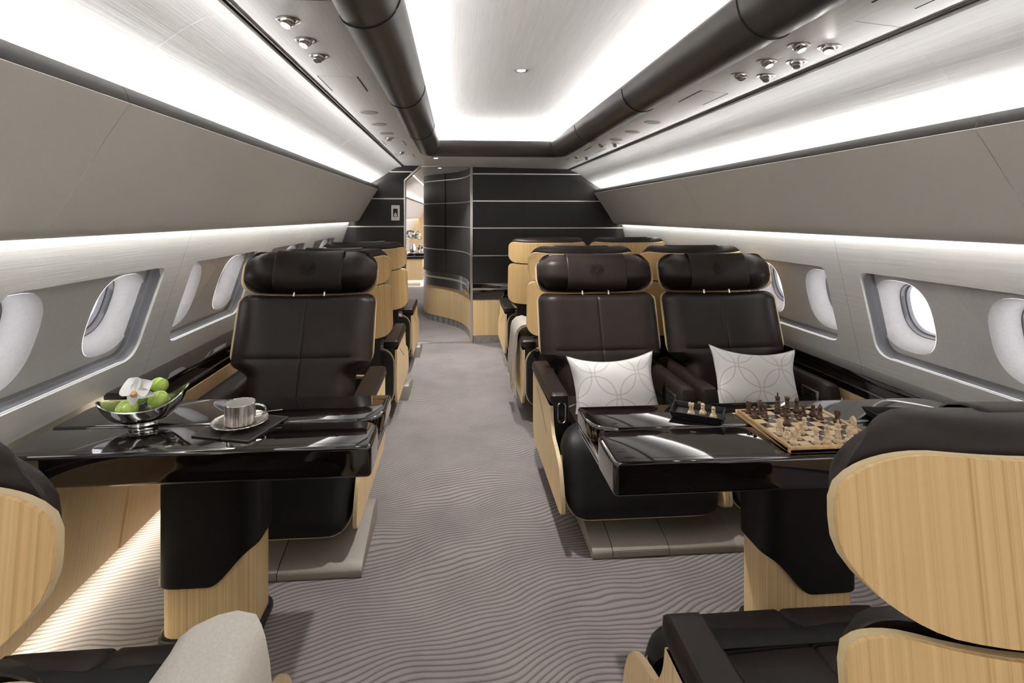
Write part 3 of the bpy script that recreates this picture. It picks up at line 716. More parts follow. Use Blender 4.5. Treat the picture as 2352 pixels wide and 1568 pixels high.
# ------------------------------------------------------------------ seats
def seat(label, X, Y, face, aisle, yb, yh, pl=(-.34, .34), hw=.38, ring=False, keypad=None, lift=0.0, wide_arm=False):
    T = thing('aircraft_seat', label, 'seat', (X, Y, 0), 0 if face > 0 else pi, 'leather and oak cabin seats')
    a = aisle*face
    # base
    x0, x1 = (pl if face > 0 else (-pl[1], -pl[0]))
    prof = rounded([(.99, 0), (.99, .03), (.955, .05), (.66, .115), (.56, .115), (.53, 0)], [.004, .01, .02, .03, .02, .004], 3)
    b = MB().prism(prof, 'x', x0, x1).build('seat_base', M['base'], T, bevel=.004)
    cx0, cx1 = (x0+.09, x0+.32) if face < 0 else (x1-.32, x1-.09)
    cx0, cx1 = -.08, .18
    MB().prism([(.992, .006), (.992, .030), (.957, .0515), (.74, .0995), (.74, .096), (.955, .048), (.988, .006)], 'x', cx0, cx1).build('base_cover', M['base'], b)
    MB().prism([(.9905, .004), (.9905, .031), (.957, .0505), (.735, .1), (.735, .09), (.955, .045), (.985, .004)], 'x', cx0-.003, cx1+.003).build('cover_gap', M['seam'], b)
    # oak side panels
    sp = rounded([(.0, .56), (.0, .22), (.05, .145), (.86, .145), (.925, .175), (.905, .27), (.845, .365), (.745, .405), (.665, .425), (.622, .50), (.612, .56)], [.005, .06, .05, .05, .05, .08, .06, .06, .04, .03, .005], 4)
    for s in (-1, 1):
        p = MB().prism(sp, 'x', s*.384, s*.402).build('side_panel', M['woodside'], T, smooth=45)
        MB().prism(rounded([(y*1.0+(.004 if y > .4 else -.004), z-.004 if z < .3 else z) for y, z in sp], 0), 'x', s*.385, s*.401).build('panel_edge', M['rim'], p)
        MB().prism([(.18, .520), (.182, .523), (.522, .383), (.52, .380)], 'x', s*.4015, s*.4028).build('panel_groove', M['seam'], p)
    # rear and leg panels
    pr = lambda x, z, n: (x, -.004-n, z+.355)
    r = MB().slab(.752, .425, .11, cush(.752, .425, .012, .02), flat(-.06), pr).build('rear_panel', M['satin'], T)
    MB().slab(.766, .439, .117, flat(-.004), flat(-.02), pr).build('rear_edge', M['rim'], r)
    MB().box(-.38, .38, .06, .80, .17, .34).build('seat_pan', M['satin'], T, bevel=.02)
    lean = lambda x, z, n: (x, .815+(-z)*.40-.035*max(0, (z-.08)/.10)**2*(z > .08)+n, z+.312)
    l = MB().slab(.755, .365, .11, cush(.755, .365, .075, .07, puff=.01), flat(-.03), lean, grid(18), grid(14)).build('legrest', M['black'], T)
    MB().slab(.769, .337, .116, flat(.012), flat(-.01), lambda x, z, n: lean(x, z-.02, n)).build('legrest_edge', M['rim'], l)
    # seat cushion
    cu = lambda x, y, n: (x, .455+y, .362+n)
    MB().slab(.585, .78, .06, cush(.585, .78, .12, .05, puff=.018, seams=(('u', 0, .006, .010), ('v', -.05, .006, .010), ('v', .22, .006, .008))), flat(-.0), cu, grid(14, (0,)), grid(16, (-.13, .58))).build('seat_cushion', M['leather'], T)
    # armrests
    for s in (-1, 1):
        MB().box(min(s*.295, s*.386), max(s*.295, s*.386), .03, .598, .20, .585).build('arm_body', M['satin'], T, bevel=.016, seg=3)
        if s == a:
            ap = MB().slab(.115, .645, .022, cush(.115, .645, .046, .014, .584), flat(.584), lambda x, y, n: (s*.3545+x*(1-.12*(y > 0)*y/.32), .318+y, n), grid(8), grid(18)).build('armrest', M['leather'], T)
            if ring:
                pts = [(s*.338+.020*cos(w), .603, .520+.034*math.copysign(1, sin(w))*(1 if abs(sin(w)) > .01 else 0)+.020*sin(w)) for w in [2*pi*(i+.5)/28 for i in range(28)]]
                ri = MB().tube(pts, .0055, 8, True).build('handle_ring', M['chrome'], T)
                MB().add([(x, .6015, z) for x, y, z in pts], [tuple(range(28))]).build('handle_recess', M['seam'], ri)
                MB().box(s*.338-.009, s*.338+.009, .60, .604, .490, .495).build('handle_lever', M['chrome'], ri)
        else:
            aw, ac = (.190, .388) if wide_arm else (.108, .343)
            ap = MB().slab(aw, .67, .04, cush(aw, .67, .125, .035, .515), flat(.515), lambda x, y, n: (s*ac+x, .305+y, n), grid(10), grid(18)).build('armrest', M['leather'], T)
            if keypad == s*face or keypad == 2:
                k = MB().box(min(s*.286, s*.294), max(s*.286, s*.294), .44, .58, .50, .585).build('keypad', M['nickel'], T, bevel=.003)
                bt = MB()
                for i in range(4):
                    for j in range(3): bt.box(min(s*.2845, s*.287), max(s*.2845, s*.287), .465+i*.026, .485+i*.026, .512+j*.023, .530+j*.023)
                bt.build('buttons', M['seam'], k)
    # back
    ang = atan2(yb-yh, .49)
    def bk(x, t, n, B=.072, pw=2.8):
        n = n-B*(1-min(1, abs(x/hw)**pw)); return (x, yb-t*sin(ang)+n*cos(ang), .71+lift+t*cos(ang)+n*sin(ang))
    at = lambda c: (lambda x, z, n: bk(x, z+c, n))
    ats = lambda c: (lambda x, z, n: bk(x, z+c, n, .105, 4.5))
    g = grid(34)
    def wide(t):
        k = max(0, min(1, (t+.065)/.075)); return (.29+(hw-.006-.29)*k*k*(3-2*k))/(hw-.006)
    W = 2*hw; RH = .092 if Y < 1 else .062
    bw, bh, bc_ = W-.012, .70, .041
    bc = MB().slab(bw, bh, .06, cush(bw, bh, .105, .05, .022, .012, (('u', 0, .005, .006), ('v', -.021, .005, .012)), ru=.13), flat(.018),
                   lambda x, z, n: bk(x*wide(z+bc_), z+bc_, n), grid(24, (0,)), [-1+2*i/40 for i in range(41)]+[]).build('backrest', M['leather'], T)
    sh = MB().slab(W+.008, .395, .06, flat(.017), flat(0), ats(.195), g, grid(12)).build('back_shell', M['woodback'], T)
    MB().slab(W+.009, .396, .0605, flat(.0175), flat(.006), ats(.195), g, grid(12)).build('shell_edge', M['rim'], sh)
    def hedge(u, v): return .020+.055*max(0, v)**3*(1-abs(u)**6)
    def hfront(x, z, u, v):
        ku = min(1, (1-abs(u))*hw/.15); kv = min(1, (1-abs(v))*.116/.085); e = max(0, 1-(1-ku)**2-(1-kv)**2)
        b0 = hedge(u, v); return b0+(.150-b0)*e**.75
    def hback(x, z, u, v):
        kv = min(1, (1-v)*.116/.055); b0 = hedge(u, v); return b0+(.012-b0)*sqrt(max(0, 1-(1-kv)**2))
    MB().slab(W-.012, .232, .114 if Y < 1 else .088, hfront, hback, at(.520), grid(28), grid(18)).build('headrest', M['leather'], T)
    zc = .520
    slv = MB()
    tt = []
    for k in range(25):                       # sleeve wrapped over the cushion
        w = -pi*.62+k/24*pi*1.45
        tt.append((.1195*sin(w), .070+.088*max(0, cos(w))**.6 if cos(w) > 0 else .070+.045*cos(w)))
    rows = []
    for xx in (-.19, -.187, -.18, -.09, 0, .09, .18, .187, .19):
        sc = .975 if abs(xx) > .1885 else 1
        rows.append([bk(xx, zc+t*sc, n*sc) for t, n in tt])
    nn = len(tt); vs = [p for r in rows for p in r]
    slv.add(vs, [(j*nn+i, j*nn+i+1, (j+1)*nn+i+1, (j+1)*nn+i) for j in range(len(rows)-1) for i in range(nn-1)])
    so = slv.build('headrest_sleeve', M['leather'], T, smooth=70)
    em = MB()
    for R0, R1, k in ((.010, .020, 8), (.022, .032, 12), (.034, .044, 16)):
        for i in range(k):
            w = 2*pi*(i+.5*(R0 > .02))/k
            em.tube([bk(r*cos(w), zc+r*sin(w), .1635) for r in (R0, (R0+R1)/2, R1)], .0024, 5)
    em.build('emblem', M['leather'], so)
    hs = MB().slab(W+.008, .200, RH, flat(.017), flat(0), ats(.505), g, grid(10)).build('headrest_shell', M['woodback'], T)
    MB().slab(W+.009, .201, RH+.0005, flat(.0175), flat(.006), ats(.505), g, grid(10)).build('shell_edge', M['rim'], hs)
    for s in (-1, 1):
        MB().tube([bk(s*.085, .36, .075), bk(s*.085, .44, .075)], .008, 10).build('headrest_post', M['chrome'], T)
    MB().slab(W-.05, .05, .02, flat(.03), flat(.014), at(.40), g, grid(4)).build('headrest_bracket', M['seam'], T) if False else None
    return T
seat('single leather seat facing the camera behind the left table', -.845, 3.27, -1, 1, .34, .15, pl=(-.40, .435), lift=.03, wide_arm=True)
seat('aisle seat of the pair facing the camera, behind the table with the chessboard', .885, 3.31, -1, -1, .13, -.03, pl=(-.275, .40), ring=True, keypad=1, lift=-.02)
seat('window seat of the pair facing the camera, behind the table with the chessboard', 1.69, 3.31, -1, 0, .13, -.03, pl=(-.405, .34), keypad=1, lift=-.02)
seat('single oak-backed left seat directly behind the camera-facing one', -.845, 3.92, 1, 1, -.10, -.24, pl=(-.40, .435))
seat('single oak-backed left seat nearest the bulkhead', -.845, 5.26, 1, 1, -.26, -.43, pl=(-.40, .435))
seat('oak-backed right aisle seat with a blanket over its arm', .885, 3.84, 1, -1, -.08, -.17, pl=(-.275, .40))
seat('oak-backed right window seat beside the blanket seat', 1.69, 3.84, 1, 0, -.08, -.17)
seat('oak-backed right aisle seat nearest the bulkhead', .885, 5.26, 1, -1, -.10, -.18, pl=(-.275, .40))
seat('oak-backed right window seat nearest the bulkhead', 1.69, 5.26, 1, 0, -.10, -.18)
seat('large foreground seat at the lower right, its oak back to the camera', .878, .555, 1, -1, .02, .07, pl=(-.275, .40), hw=.395, lift=-.048)
seat('foreground seat at the lower left edge under the pale blanket', -.845, .555, 1, 1, .02, .07, pl=(-.40, .435), hw=.385, lift=-.048)

# ------------------------------------------------------------------ tables
def table(label, xa, xw, y0, ym, y1, pedx, pedy):
    """xa: aisle end, xw: window end."""
    s = 1 if xw > xa else -1
    T = thing('folding_table', label, 'table', (pedx, pedy, 0), 0, 'black lacquered folding tables')
    X = lambda x: x-pedx
    def leaf(pts, rad, z0, z1):
        return MB().prism([(X(x), y-pedy) for x, y in rounded(pts, rad, 8)], 'z', z0, z1).build('table_leaf', M['lacquer'], T, bevel=.012, seg=4)
    a = leaf([(xa, ym+.006), (xw, ym+.006), (xw, y1), (xa, y1)], [.11, .03, .10, .02], .703, .77)
    b = leaf([(xa+s*.004, y0), (xw-s*.0, y0), (xw, ym-.006), (xa+s*.004, ym-.006)], [.02, .02, .03, .085], .662, .77)
    MB().box(min(X(xa+s*.012), X(xw-s*.02)), max(X(xa+s*.012), X(xw-s*.02)), y0+.02-pedy, y1-.01-pedy, .664, .705).build('under_frame', M['lacquer'], T, bevel=.004)
    r = MB()
    for z in (.676, .692): r.box(min(X(xa+s*.006), X(xa+s*.014)), max(X(xa+s*.006), X(xa+s*.014)), y0+.03-pedy, y1-.012-pedy, z-.003, z+.003)
    r.build('metal_rail', M['nickel'], T)
    # thin inlay line of the leaf tops
    i = MB().box(min(X(xa+s*.05), X(xw)), max(X(xa+s*.05), X(xw)), y0+.030-pedy, y0+.0315-pedy, .7698, .7703); i.build('inlay_line', M['seam'], b)
    # pedestal
    sec = rrect(-.165, .165, -.10, .10, .06, 6)
    MB().prism(sec, 'z', .0, .665).build('pedestal', M['wood'], T, smooth=50)
    big0 = rrect(-.175, .175, -.11, .11, .066, 6); big = []
    for i in range(len(big0)):
        q0, q1 = big0[i], big0[(i+1) % len(big0)]; k = max(1, int(math.hypot(q1[0]-q0[0], q1[1]-q0[1])/.012))
        big += [(q0[0]+(q1[0]-q0[0])*j/k, q0[1]+(q1[1]-q0[1])*j/k) for j in range(k)]
    n = len(big)
    def low(x):
        k = (x*(-s))/.175          # +1 at the aisle side
        q = max(0, min(1, (k-.05)/.95)); return .215+.13*q*q*(3-2*q)
    MB().add([(x, y, low(x)) for x, y in big]+[(x, y, .664) for x, y in big]+[(x*.955, y*.93, low(x)) for x, y in big], [(i, (i+1) % n, n+(i+1) % n, n+i) for i in range(n)]+[(i, 2*n+i, 2*n+(i+1) % n, (i+1) % n) for i in range(n)]).build('pedestal_sleeve', M['black'], T, smooth=50)
    MB().prism(rrect(-.182, .182, -.112, .112, .066, 6), 'z', 0, .03).build('foot_plate', M['satin'], T, bevel=.01)
table('lacquered folding table on the left with the fruit bowl and cup', -.288, -1.50, 1.80, 2.035, 2.32, -.905, 2.06)
table('lacquered folding table on the right with the chessboard', .490, 2.03, 1.615, 1.875, 2.115, 1.262, 1.865)
TZ = .7703

# chessboard
CB = thing('chessboard', 'wooden chessboard with pale rim on the right table', 'chessboard', (1.265, 1.812, TZ))
hb = .172
CBm = MB().box(-hb, hb, -hb, hb, 0, .012).build('board_body', M['woodhoriz'], CB, bevel=.001)
rm = MB()
for (x0, x1, y0, y1) in ((-hb, hb, -hb, -.157), (-hb, hb, .157, hb), (-hb, -.157, -.157, .157), (.157, hb, -.157, .157)): rm.box(x0, x1, y0, y1, .0, .0195)
rm.build('rim', M['woodhoriz'], CB, bevel=.0012)
sq = MB(); sq.box(-.156, .156, -.156, .156, .0121, .0152); sq.v = [(x+.156, y+.156, z+.0005) for x, y, z in sq.v]
o = sq.build('playing_squares', M['checker'], CB); o.location = (-.156, -.156, -.0005)
BZ = TZ+.0153
def profile(k):
    base = [(.0, 0), (.0135, 0), (.0140, .003), (.0125, .006), (.0130, .008), (.0105, .0115)]
    if k == 'pawn': return base+[(.0075, .015), (.0085, .017), (.0062, .021), (.0062, .024), (.0082, .026), (.006, .0275)]+[(.0078*sin(w), .0345-.0078*cos(w)) for w in [.7+i*.3 for i in range(8)]]+[(0, .0423)]
    if k == 'rook': return base+[(.0085, .016), (.0078, .024), (.0082, .030), (.0105, .032), (.0108, .041), (.0085, .041), (.008, .037), (0, .037)]
    if k == 'bishop': return base+[(.008, .017), (.0092, .019), (.0066, .023), (.006, .031), (.0088, .033), (.0062, .035), (.0086, .042), (.0075, .048), (.004, .053), (.0022, .0545), (.0026, .057), (0, .0585)]
    if k == 'queen': return base+[(.0095, .017), (.0108, .02), (.0078, .025), (.0068, .038), (.0098, .041), (.007, .044), (.0092, .053), (.0105, .057), (.0075, .057), (.0045, .0595), (.003, .062), (0, .063)]
    if k == 'king': return base+[(.0098, .018), (.0112, .021), (.0082, .027), (.0070, .042), (.0104, .045), (.0074, .048), (.0094, .059), (.0085, .062), (.003, .0635), (.0035, .066), (.0025, .07), (0, .0705)]
    return base+[(.0095, .016), (.0105, .018), (.008, .02), (.0, .021)]
def piece(kind, light, x, y, label, z=None, rz=0):
    m = M['chesslight'] if light else M['chessdark']
    T = thing('chess_'+kind, label, 'chess piece', (x, y, BZ if z is None else z), rz, 'chess pieces')
    MB().lathe(profile(kind), 20).build('body', m, T)
    if kind == 'knight':
        hd = rounded([(-.009, .018), (.008, .018), (.0095, .027), (.0065, .036), (.0105, .038), (.0115, .034), (.0145, .036), (.0140, .044), (.004, .053), (.0015, .057), (-.001, .053), (-.008, .048), (-.0105, .034)], .002, 3)
        h = MB().prism(hd, 'y', -.005, .005)
        h.build('horse_head', m, T, bevel=.0015)
    if kind == 'king':
        MB().box(-.0013, .0013, -.0013, .0013, .070, .078).box(-.0036, .0036, -.0013, .0013, .0727, .0753).build('cross', m, T)
    if kind == 'queen':
        c = MB()
        for i in range(8):
            w = 2*pi*i/8; c.lathe([(0, -.0022), (.002, 0), (0, .0025)], 6, (.0092*cos(w), .0092*sin(w), .0585))
        c.build('crown', m, T)
    if kind == 'rook':
        c = MB()
        for i in range(5):
            w = 2*pi*i/5; c.box(-.0022, .0022, -.002, .002, .041, .0438); k = len(c.v)
            for q in range(k-8, k):
                px, py, pz = c.v[q]; py += .0092; c.v[q] = (px*cos(w)-py*sin(w), px*sin(w)+py*cos(w), pz)
        c.build('battlement', m, T)
fx = lambda f: 1.265-.156+.039*(f-.5)
fy = lambda r: 1.812-.156+.039*(r-.5)
for k, f, r, la in (('rook', 1, 8, 'dark rook in the far left corner of the chessboard'), ('pawn', 1, 7, 'dark pawn on the left edge in front of the corner rook'), ('knight', 2, 7.7, 'dark knight just right of the far left corner rook'),
                    ('bishop', 2, 6.9, 'dark bishop right of the left-edge dark pawn'), ('king', 4, 8, 'dark king with a cross, tallest piece of the back row'), ('pawn', 4, 7, 'dark pawn standing right in front of the dark king'),
                    ('queen', 5, 8, 'dark queen beside the dark king'), ('bishop', 6, 8, 'dark bishop at the right of the dark queen'), ('pawn', 6, 7, 'dark pawn below the right dark bishop of the back row'),
                    ('pawn', 5, 6, 'dark pawn in the middle of the board one row before the queen pawns'), ('pawn', 3, 5, 'foremost dark pawn near the centre left of the board'), ('pawn', 7, 7, 'dark pawn second from the right edge of the board'),
                    ('bishop', 7, 6, 'dark bishop near the right edge, right of the dark pawns'), ('rook', 8, 5, 'dark rook alone at the right edge of the board')):
    piece(k, 0, fx(f), fy(r), la, rz=-pi/2 if k == 'knight' else 0)
for k, f, r, la in (('knight', 1, 3, 'pale knight at the left edge of the chessboard'), ('pawn', 1, 2, 'pale pawn on the left edge before the pale knight'), ('pawn', 2, 2, 'pale pawn just behind the near left corner rook'),
                    ('rook', 1, 1, 'pale rook in the near left corner of the chessboard'), ('pawn', 3, 3, 'pale pawn left of centre, diagonally behind another'), ('pawn', 4, 4, 'foremost pale pawn facing the dark pawn at the centre'),
                    ('bishop', 3, 1, 'pale bishop third from the left in the near row'), ('queen', 4, 1, 'pale queen in the near row beside the pale bishop'), ('king', 5, 1, 'pale king in the near row with a cross on top'),
                    ('knight', 8, 3, 'pale knight near the right edge of the board'), ('bishop', 6, 1, 'pale bishop at the right end of the near row')):
    piece(k, 1, fx(f), fy(r), la, rz=pi/2 if k == 'knight' else 0)

# snap trays
def tray(label, x, y, rz, w=.172, d=.118):
    T = thing('snap_tray', label, 'tray', (x, y, TZ), rz, 'black leather snap trays')
    a, b, h, fl, t = w/2, d/2, .026, .010, .004
    bot = [(-a, -b), (a, -b), (a, b), (-a, b)]
    MB().box(-a, a, -b, b, 0, .004).build('tray_floor', M['mat'], T)
    for k in range(4):
        p, q = bot[k], bot[(k+1) % 4]; dx, dy = q[0]-p[0], q[1]-p[1]; l = sqrt(dx*dx+dy*dy); ux, uy = dx/l, dy/l; nx, ny = uy, -ux
        e = .012
        V = [(p[0], p[1], 0), (q[0], q[1], 0), (q[0]+ux*e+nx*fl, q[1]+uy*e+ny*fl, h), (p[0]-ux*e+nx*fl, p[1]-uy*e+ny*fl, h)]
        V += [(v[0]-nx*t, v[1]-ny*t, v[2]+(.001 if i < 2 else 0)) for i, v in enumerate(V)]
        w_ = MB().add(V, [(0, 1, 2, 3), (7, 6, 5, 4), (0, 4, 5, 1), (1, 5, 6, 2), (2, 6, 7, 3), (3, 7, 4, 0)]).build('tray_side', M['tray'], T, bevel=.001)
        c = ((q[0]+ux*.004+nx*(fl*.62+.001)), (q[1]+uy*.004+ny*(fl*.62+.001)), h*.62)
        MB().lathe([(0, -.002), (.0035, -.001), (.0035, .001), (0, .0022)], 10, c, lambda P: (P[0]*abs(uy)+P[2]*nx+0*P[1], P[0]*abs(ux)+P[2]*ny, P[1])).build('snap_button', M['chrome'], T)
tray('black leather snap tray holding three pale pieces left of the chessboard', .937, 1.978, math.radians(-31))
tray('black leather snap tray half hidden behind the foreground headrest', 1.70, 1.87, math.radians(-8), .20, .13)
for k, x, y, la in (('rook', .915, 1.985, 'pale rook lying ready in the snap tray, leftmost'), ('pawn', .962, 1.985, 'pale pawn in the middle of the snap tray'), ('pawn', .985, 1.945, 'pale pawn at the right end of the snap tray')):
    piece(k, 1, x, y, la.replace('lying ready', 'standing'), TZ+.0045)

# fruit bowl
BW = thing('fruit_bowl', 'boat-shaped chrome bowl of green apples on the left table', 'bowl', (-1.17, 2.05, TZ), math.radians(24))
m = MB(); nu, nv = 40, 10
def bowl_pt(i, j, off):
    w = 2*pi*i/nu; r = j/nv
    L, Bm = .148-off, .080-off
    cx = math.copysign(abs(cos(w))**.9, cos(w)); cy = math.copysign(abs(sin(w))**1.25, sin(w))
    rise = .055+.050*abs(cx)**2.6*(1.25 if cx > 0 else .70)
    z = .016+off*.8+rise*(r**2.3)
    x = L*cx*(.28+.72*r**.75 if r > 0 else .28); y = Bm*cy*(.30+.70*r**.8 if r > 0 else .30)
    return (x, y, z)
vs = [bowl_pt(i, j, 0) for j in range(nv+1) for i in range(nu)]+[bowl_pt(i, j, .003) for j in range(nv, -1, -1) for i in range(nu)]
nr = 2*nv+2
m.add(vs, [(j*nu+i, j*nu+(i+1) % nu, (j+1)*nu+(i+1) % nu, (j+1)*nu+i) for j in range(nr-1) for i in range(nu)]+[tuple(range(nu)), tuple((nr-1)*nu+i for i in range(nu))])
m.build('bowl_body', M['chrome'], BW, smooth=60)
MB().lathe([(.0, .0), (1, 0), (1.02, .004), (.97, .007), (.92, .011), (.96, .016), (.9, .018), (0, .018)], 32).xf(lambda p: (p[0]*.05, p[1]*.030, p[2])).build('foot_ring', M['chrome'], BW)
def apple(x, y, z, r, tilt, label):
    T = thing('green_apple', label, 'apple', (x, y, z), tilt, 'green apples in the bowl')
    pr = []
    for i in range(19):
        w = pi*i/18; rr = r*(sin(w))*(1.0+.05*cos(w)); zz = -r*.92*cos(w)
        if i > 15: zz -= r*.18*((i-15)/3)**1.5
        if i < 3: zz += r*.08*((3-i)/3)
        pr.append((max(rr, 0), zz))
    f = MB().lathe(pr, 26).build('fruit', M['apple'], T, smooth=80)
    MB().tube([(0, 0, r*.70), (.002, 0, r*.86), (.004, .001, r*1.02)], .0013, 6).build('stalk', M['stem'], T)
    f.rotation_euler = (.5, .3, 0)
ca, sa = cos(math.radians(24)), sin(math.radians(24))
for u, v, z, r, la in ((-.050, -.018, .072, .037, 'green apple in front at the left of the bowl'), (.048, -.006, .086, .037, 'green apple at the right of the bowl'), (-.022, .045, .098, .036, 'green apple at the back left behind the orchid'), (.044, .058, .124, .033, 'green apple at the very back, just peeping above the orchid')):
    apple(-1.17+u*ca-v*sa, 2.05+u*sa+v*ca, TZ+z, r, random.random()*3, la)
OR = thing('orchid_bloom', 'white orchid bloom resting on the green apples', 'flower', (-1.172, 2.005, TZ+.135))
def petal(name, ang, L, Wd, n0, mat, cup=.012, back=0.0):
    m = MB(); nu, nv = 10, 8; vs = []
    for j in range(nv+1):
        r = j/nv
        for i in range(nu+1):
            q = -1+2*i/nu; w = Wd*sin(pi*min(.98, r**.75*.94+.03))*q
            lx, lz = w, r*L
            d = -cup*(q*q)*sin(pi*r)+.010*r*r+back
            X = lx*cos(ang)-lz*sin(ang); Z = lx*sin(ang)+lz*cos(ang)
            vs.append((X, d-.0, Z))
    fs = [(j*(nu+1)+i, j*(nu+1)+i+1, (j+1)*(nu+1)+i+1, (j+1)*(nu+1)+i) for j in range(nv) for i in range(nu)]
    k = len(vs); vs2 = vs+[(x, y+.0012, z) for x, y, z in vs]; fs2 = fs+[tuple(a+k for a in f[::-1]) for f in fs]
    bd = [i for i in range(nu+1)]+[j*(nu+1)+nu for j in range(1, nv+1)]+[nv*(nu+1)+i for i in range(nu-1, -1, -1)]+[j*(nu+1) for j in range(nv-1, 0, -1)]
    fs2 += [(bd[i], bd[(i+1) % len(bd)], bd[(i+1) % len(bd)]+k, bd[i]+k) for i in range(len(bd))]
    o = m.add(vs2, fs2).build(name, mat, OR, smooth=80); o.rotation_euler = (-.35, 0, 0); return o
petal('petal', math.radians(40), .064, .042, 0, M['petal'], back=-.003)
petal('petal', math.radians(-50), .060, .038, 0, M['petal'], back=-.003)
petal('sepal', math.radians(-4), .048, .021, 0, M['petal'], back=.003)
petal('sepal', math.radians(-98), .066, .018, 0, M['petal'], back=.001)
petal('sepal', math.radians(172), .048, .020, 0, M['petal'], back=.002)
MB().lathe([(0, -.012), (.009, -.006), (.011, .002), (.006, .010), (0, .013)], 12).xf(lambda p: (p[0], p[1]*1.2-.014, p[2]-.002)).build('orchid_lip', M['lip'], OR)
# place mat, saucer, cup, spoon
PM = thing('place_mat', 'dark leather place mat of four stitched squares under the cup', 'place mat', (-.794, 2.0, TZ), math.radians(-16.3))
h = .118; st = MB()
for sx in (-1, 1):
    for sy in (-1, 1):
        cx, cy = sx*h/2, sy*h/2; e = h/2-.0015
        MB().slab(2*e, 2*e, .004, flat(.0042), flat(0), lambda x, y, n: (cx+x, cy+y, n), grid(4), grid(4)).build('leather_square', M['mat'], PM)
        for k in range(4):
            for q in range(22):
                t = (-1+2*(q+.5)/22)*(e-.004); px, py = [(t, -e+.004), (e-.004, t), (t, e-.004), (-e+.004, t)][k]
                hx, hy = ((.0015, .0005) if k % 2 == 0 else (.0005, .0015)); st.box(cx+px-hx, cx+px+hx, cy+py-hy, cy+py+hy, .0041, .0048)
o = st.build('stitching', M['stitch'], PM); o['kind'] = 'stuff'
CZ = TZ+.0045; CX, CY = -.806, 2.012
t = thing('saucer', 'silver-striped porcelain saucer on the place mat', 'saucer', (CX, CY, CZ))
MB().lathe([(0, 0), (.052, 0), (.056, .003), (.080, .011), (.098, .017), (.099, .0185), (.096, .0185), (.078, .014), (.057, .007), (.050, .0055), (0, .0055)], 48).build('saucer_dish', M['cup'], t)
MB().tube([(.098*cos(2*pi*i/48), .098*sin(2*pi*i/48), .018) for i in range(48)], .0014, 6, True).build('silver_rim', M['chrome'], t)
t = thing('coffee_cup', 'silver-striped cup with white inside on its saucer', 'cup', (CX-.0, CY+.0, CZ+.0058))
MB().lathe([(0, 0), (.047, 0), (.052, .003), (.0535, .012), (.0535, .076), (.0520, .076), (.0518, .012), (0, .006)], 48).build('cup_body', M['cup'], t)
MB().lathe([(.0514, .0752), (.0509, .015), (.045, .008), (0, .007)], 40, cap=False).build('cup_lining', M['porcelain'], t)
MB().tube([(.0525*cos(2*pi*i/48), .0525*sin(2*pi*i/48), .0762) for i in range(48)], .0014, 6, True).build('silver_rim', M['chrome'], t)
MB().tube([(.050+.004*0+.036*sin(w)*(1 if True else 1), .006+.012*sin(w), .042-.024*cos(w)) for w in [pi*i/16 for i in range(17)]], .0036, 8).build('handle', M['chrome'], t)
t = thing('teaspoon', 'small silver teaspoon lying on the saucer behind the cup', 'spoon', (CX+.064, CY+.066, CZ+.021), math.radians(16))
MB().box(-.035, .065, -.004, .004, 0, .002).build('spoon_handle', M['chrome'], t, bevel=.0008)
MB().lathe([(0, -.003), (.6, -.002), (1, .002), (.95, .003), (.5, 0), (0, -.001)], 20).xf(lambda p: (p[0]*.017-.05, p[1]*.010, p[2])).build('spoon_bowl', M['chrome'], t)

# ------------------------------------------------------------------ cushions and blankets
def pillow(label, x, y, z, w, h, tilt, rz, roll):
    T = thing('cushion', label, 'cushion', (x, y, z), rz, 'white patterned cushions')
    def pl(px, pz, n):
        a, b = px/(w/2), pz/(h/2); k = 1-(.26 if b > 0 else .08)*(1-a*a)*abs(b)**3; k2 = 1-.10*(1-b*b)*abs(a)**3*1.3
        X, Z = px*k2, pz*k; wr = .006*sin(9*a+4*b)*(abs(a)**2)+.005*sin(7*b+3*a)*abs(b)
        Y = -(n+wr)
        cr, sr = cos(roll), sin(roll); X, Z = X*cr-Z*sr, X*sr+Z*cr
        ct, st_ = cos(tilt), sin(tilt)
        return (X, Y*ct+Z*st_, Z*ct-Y*st_)
    th = lambda s: (lambda px, pz, u, v: s*(.004+.062*((1-u*u)*(1-v*v))**.55))
    o = MB().slab(w, h, .012, th(1), th(-1), pl, [-1+i/12 for i in range(25)], [-1+i/10 for i in range(21)], keep_uv=True).build('cushion_cover', M['pillow'], T, smooth=80)
    m = MB(); e = []
    for u, v in [(-1+i/10, -1) for i in range(20)]+[(1, -1+i/10) for i in range(20)]+[(1-i/10, 1) for i in range(20)]+[(-1, 1-i/10) for i in range(20)]: e.append(pl(u*w/2, v*h/2, 0))
    m.tube(e, .003, 6, True).build('piping', M['stitch'], T)
pillow('white trellis-pattern cushion on the right aisle seat', .868, 2.835, .605, .50, .36, .38, 0, .04)
pillow('white trellis-pattern cushion on the right window seat', 1.685, 2.84, .625, .50, .36, .38, -.05, -.07)

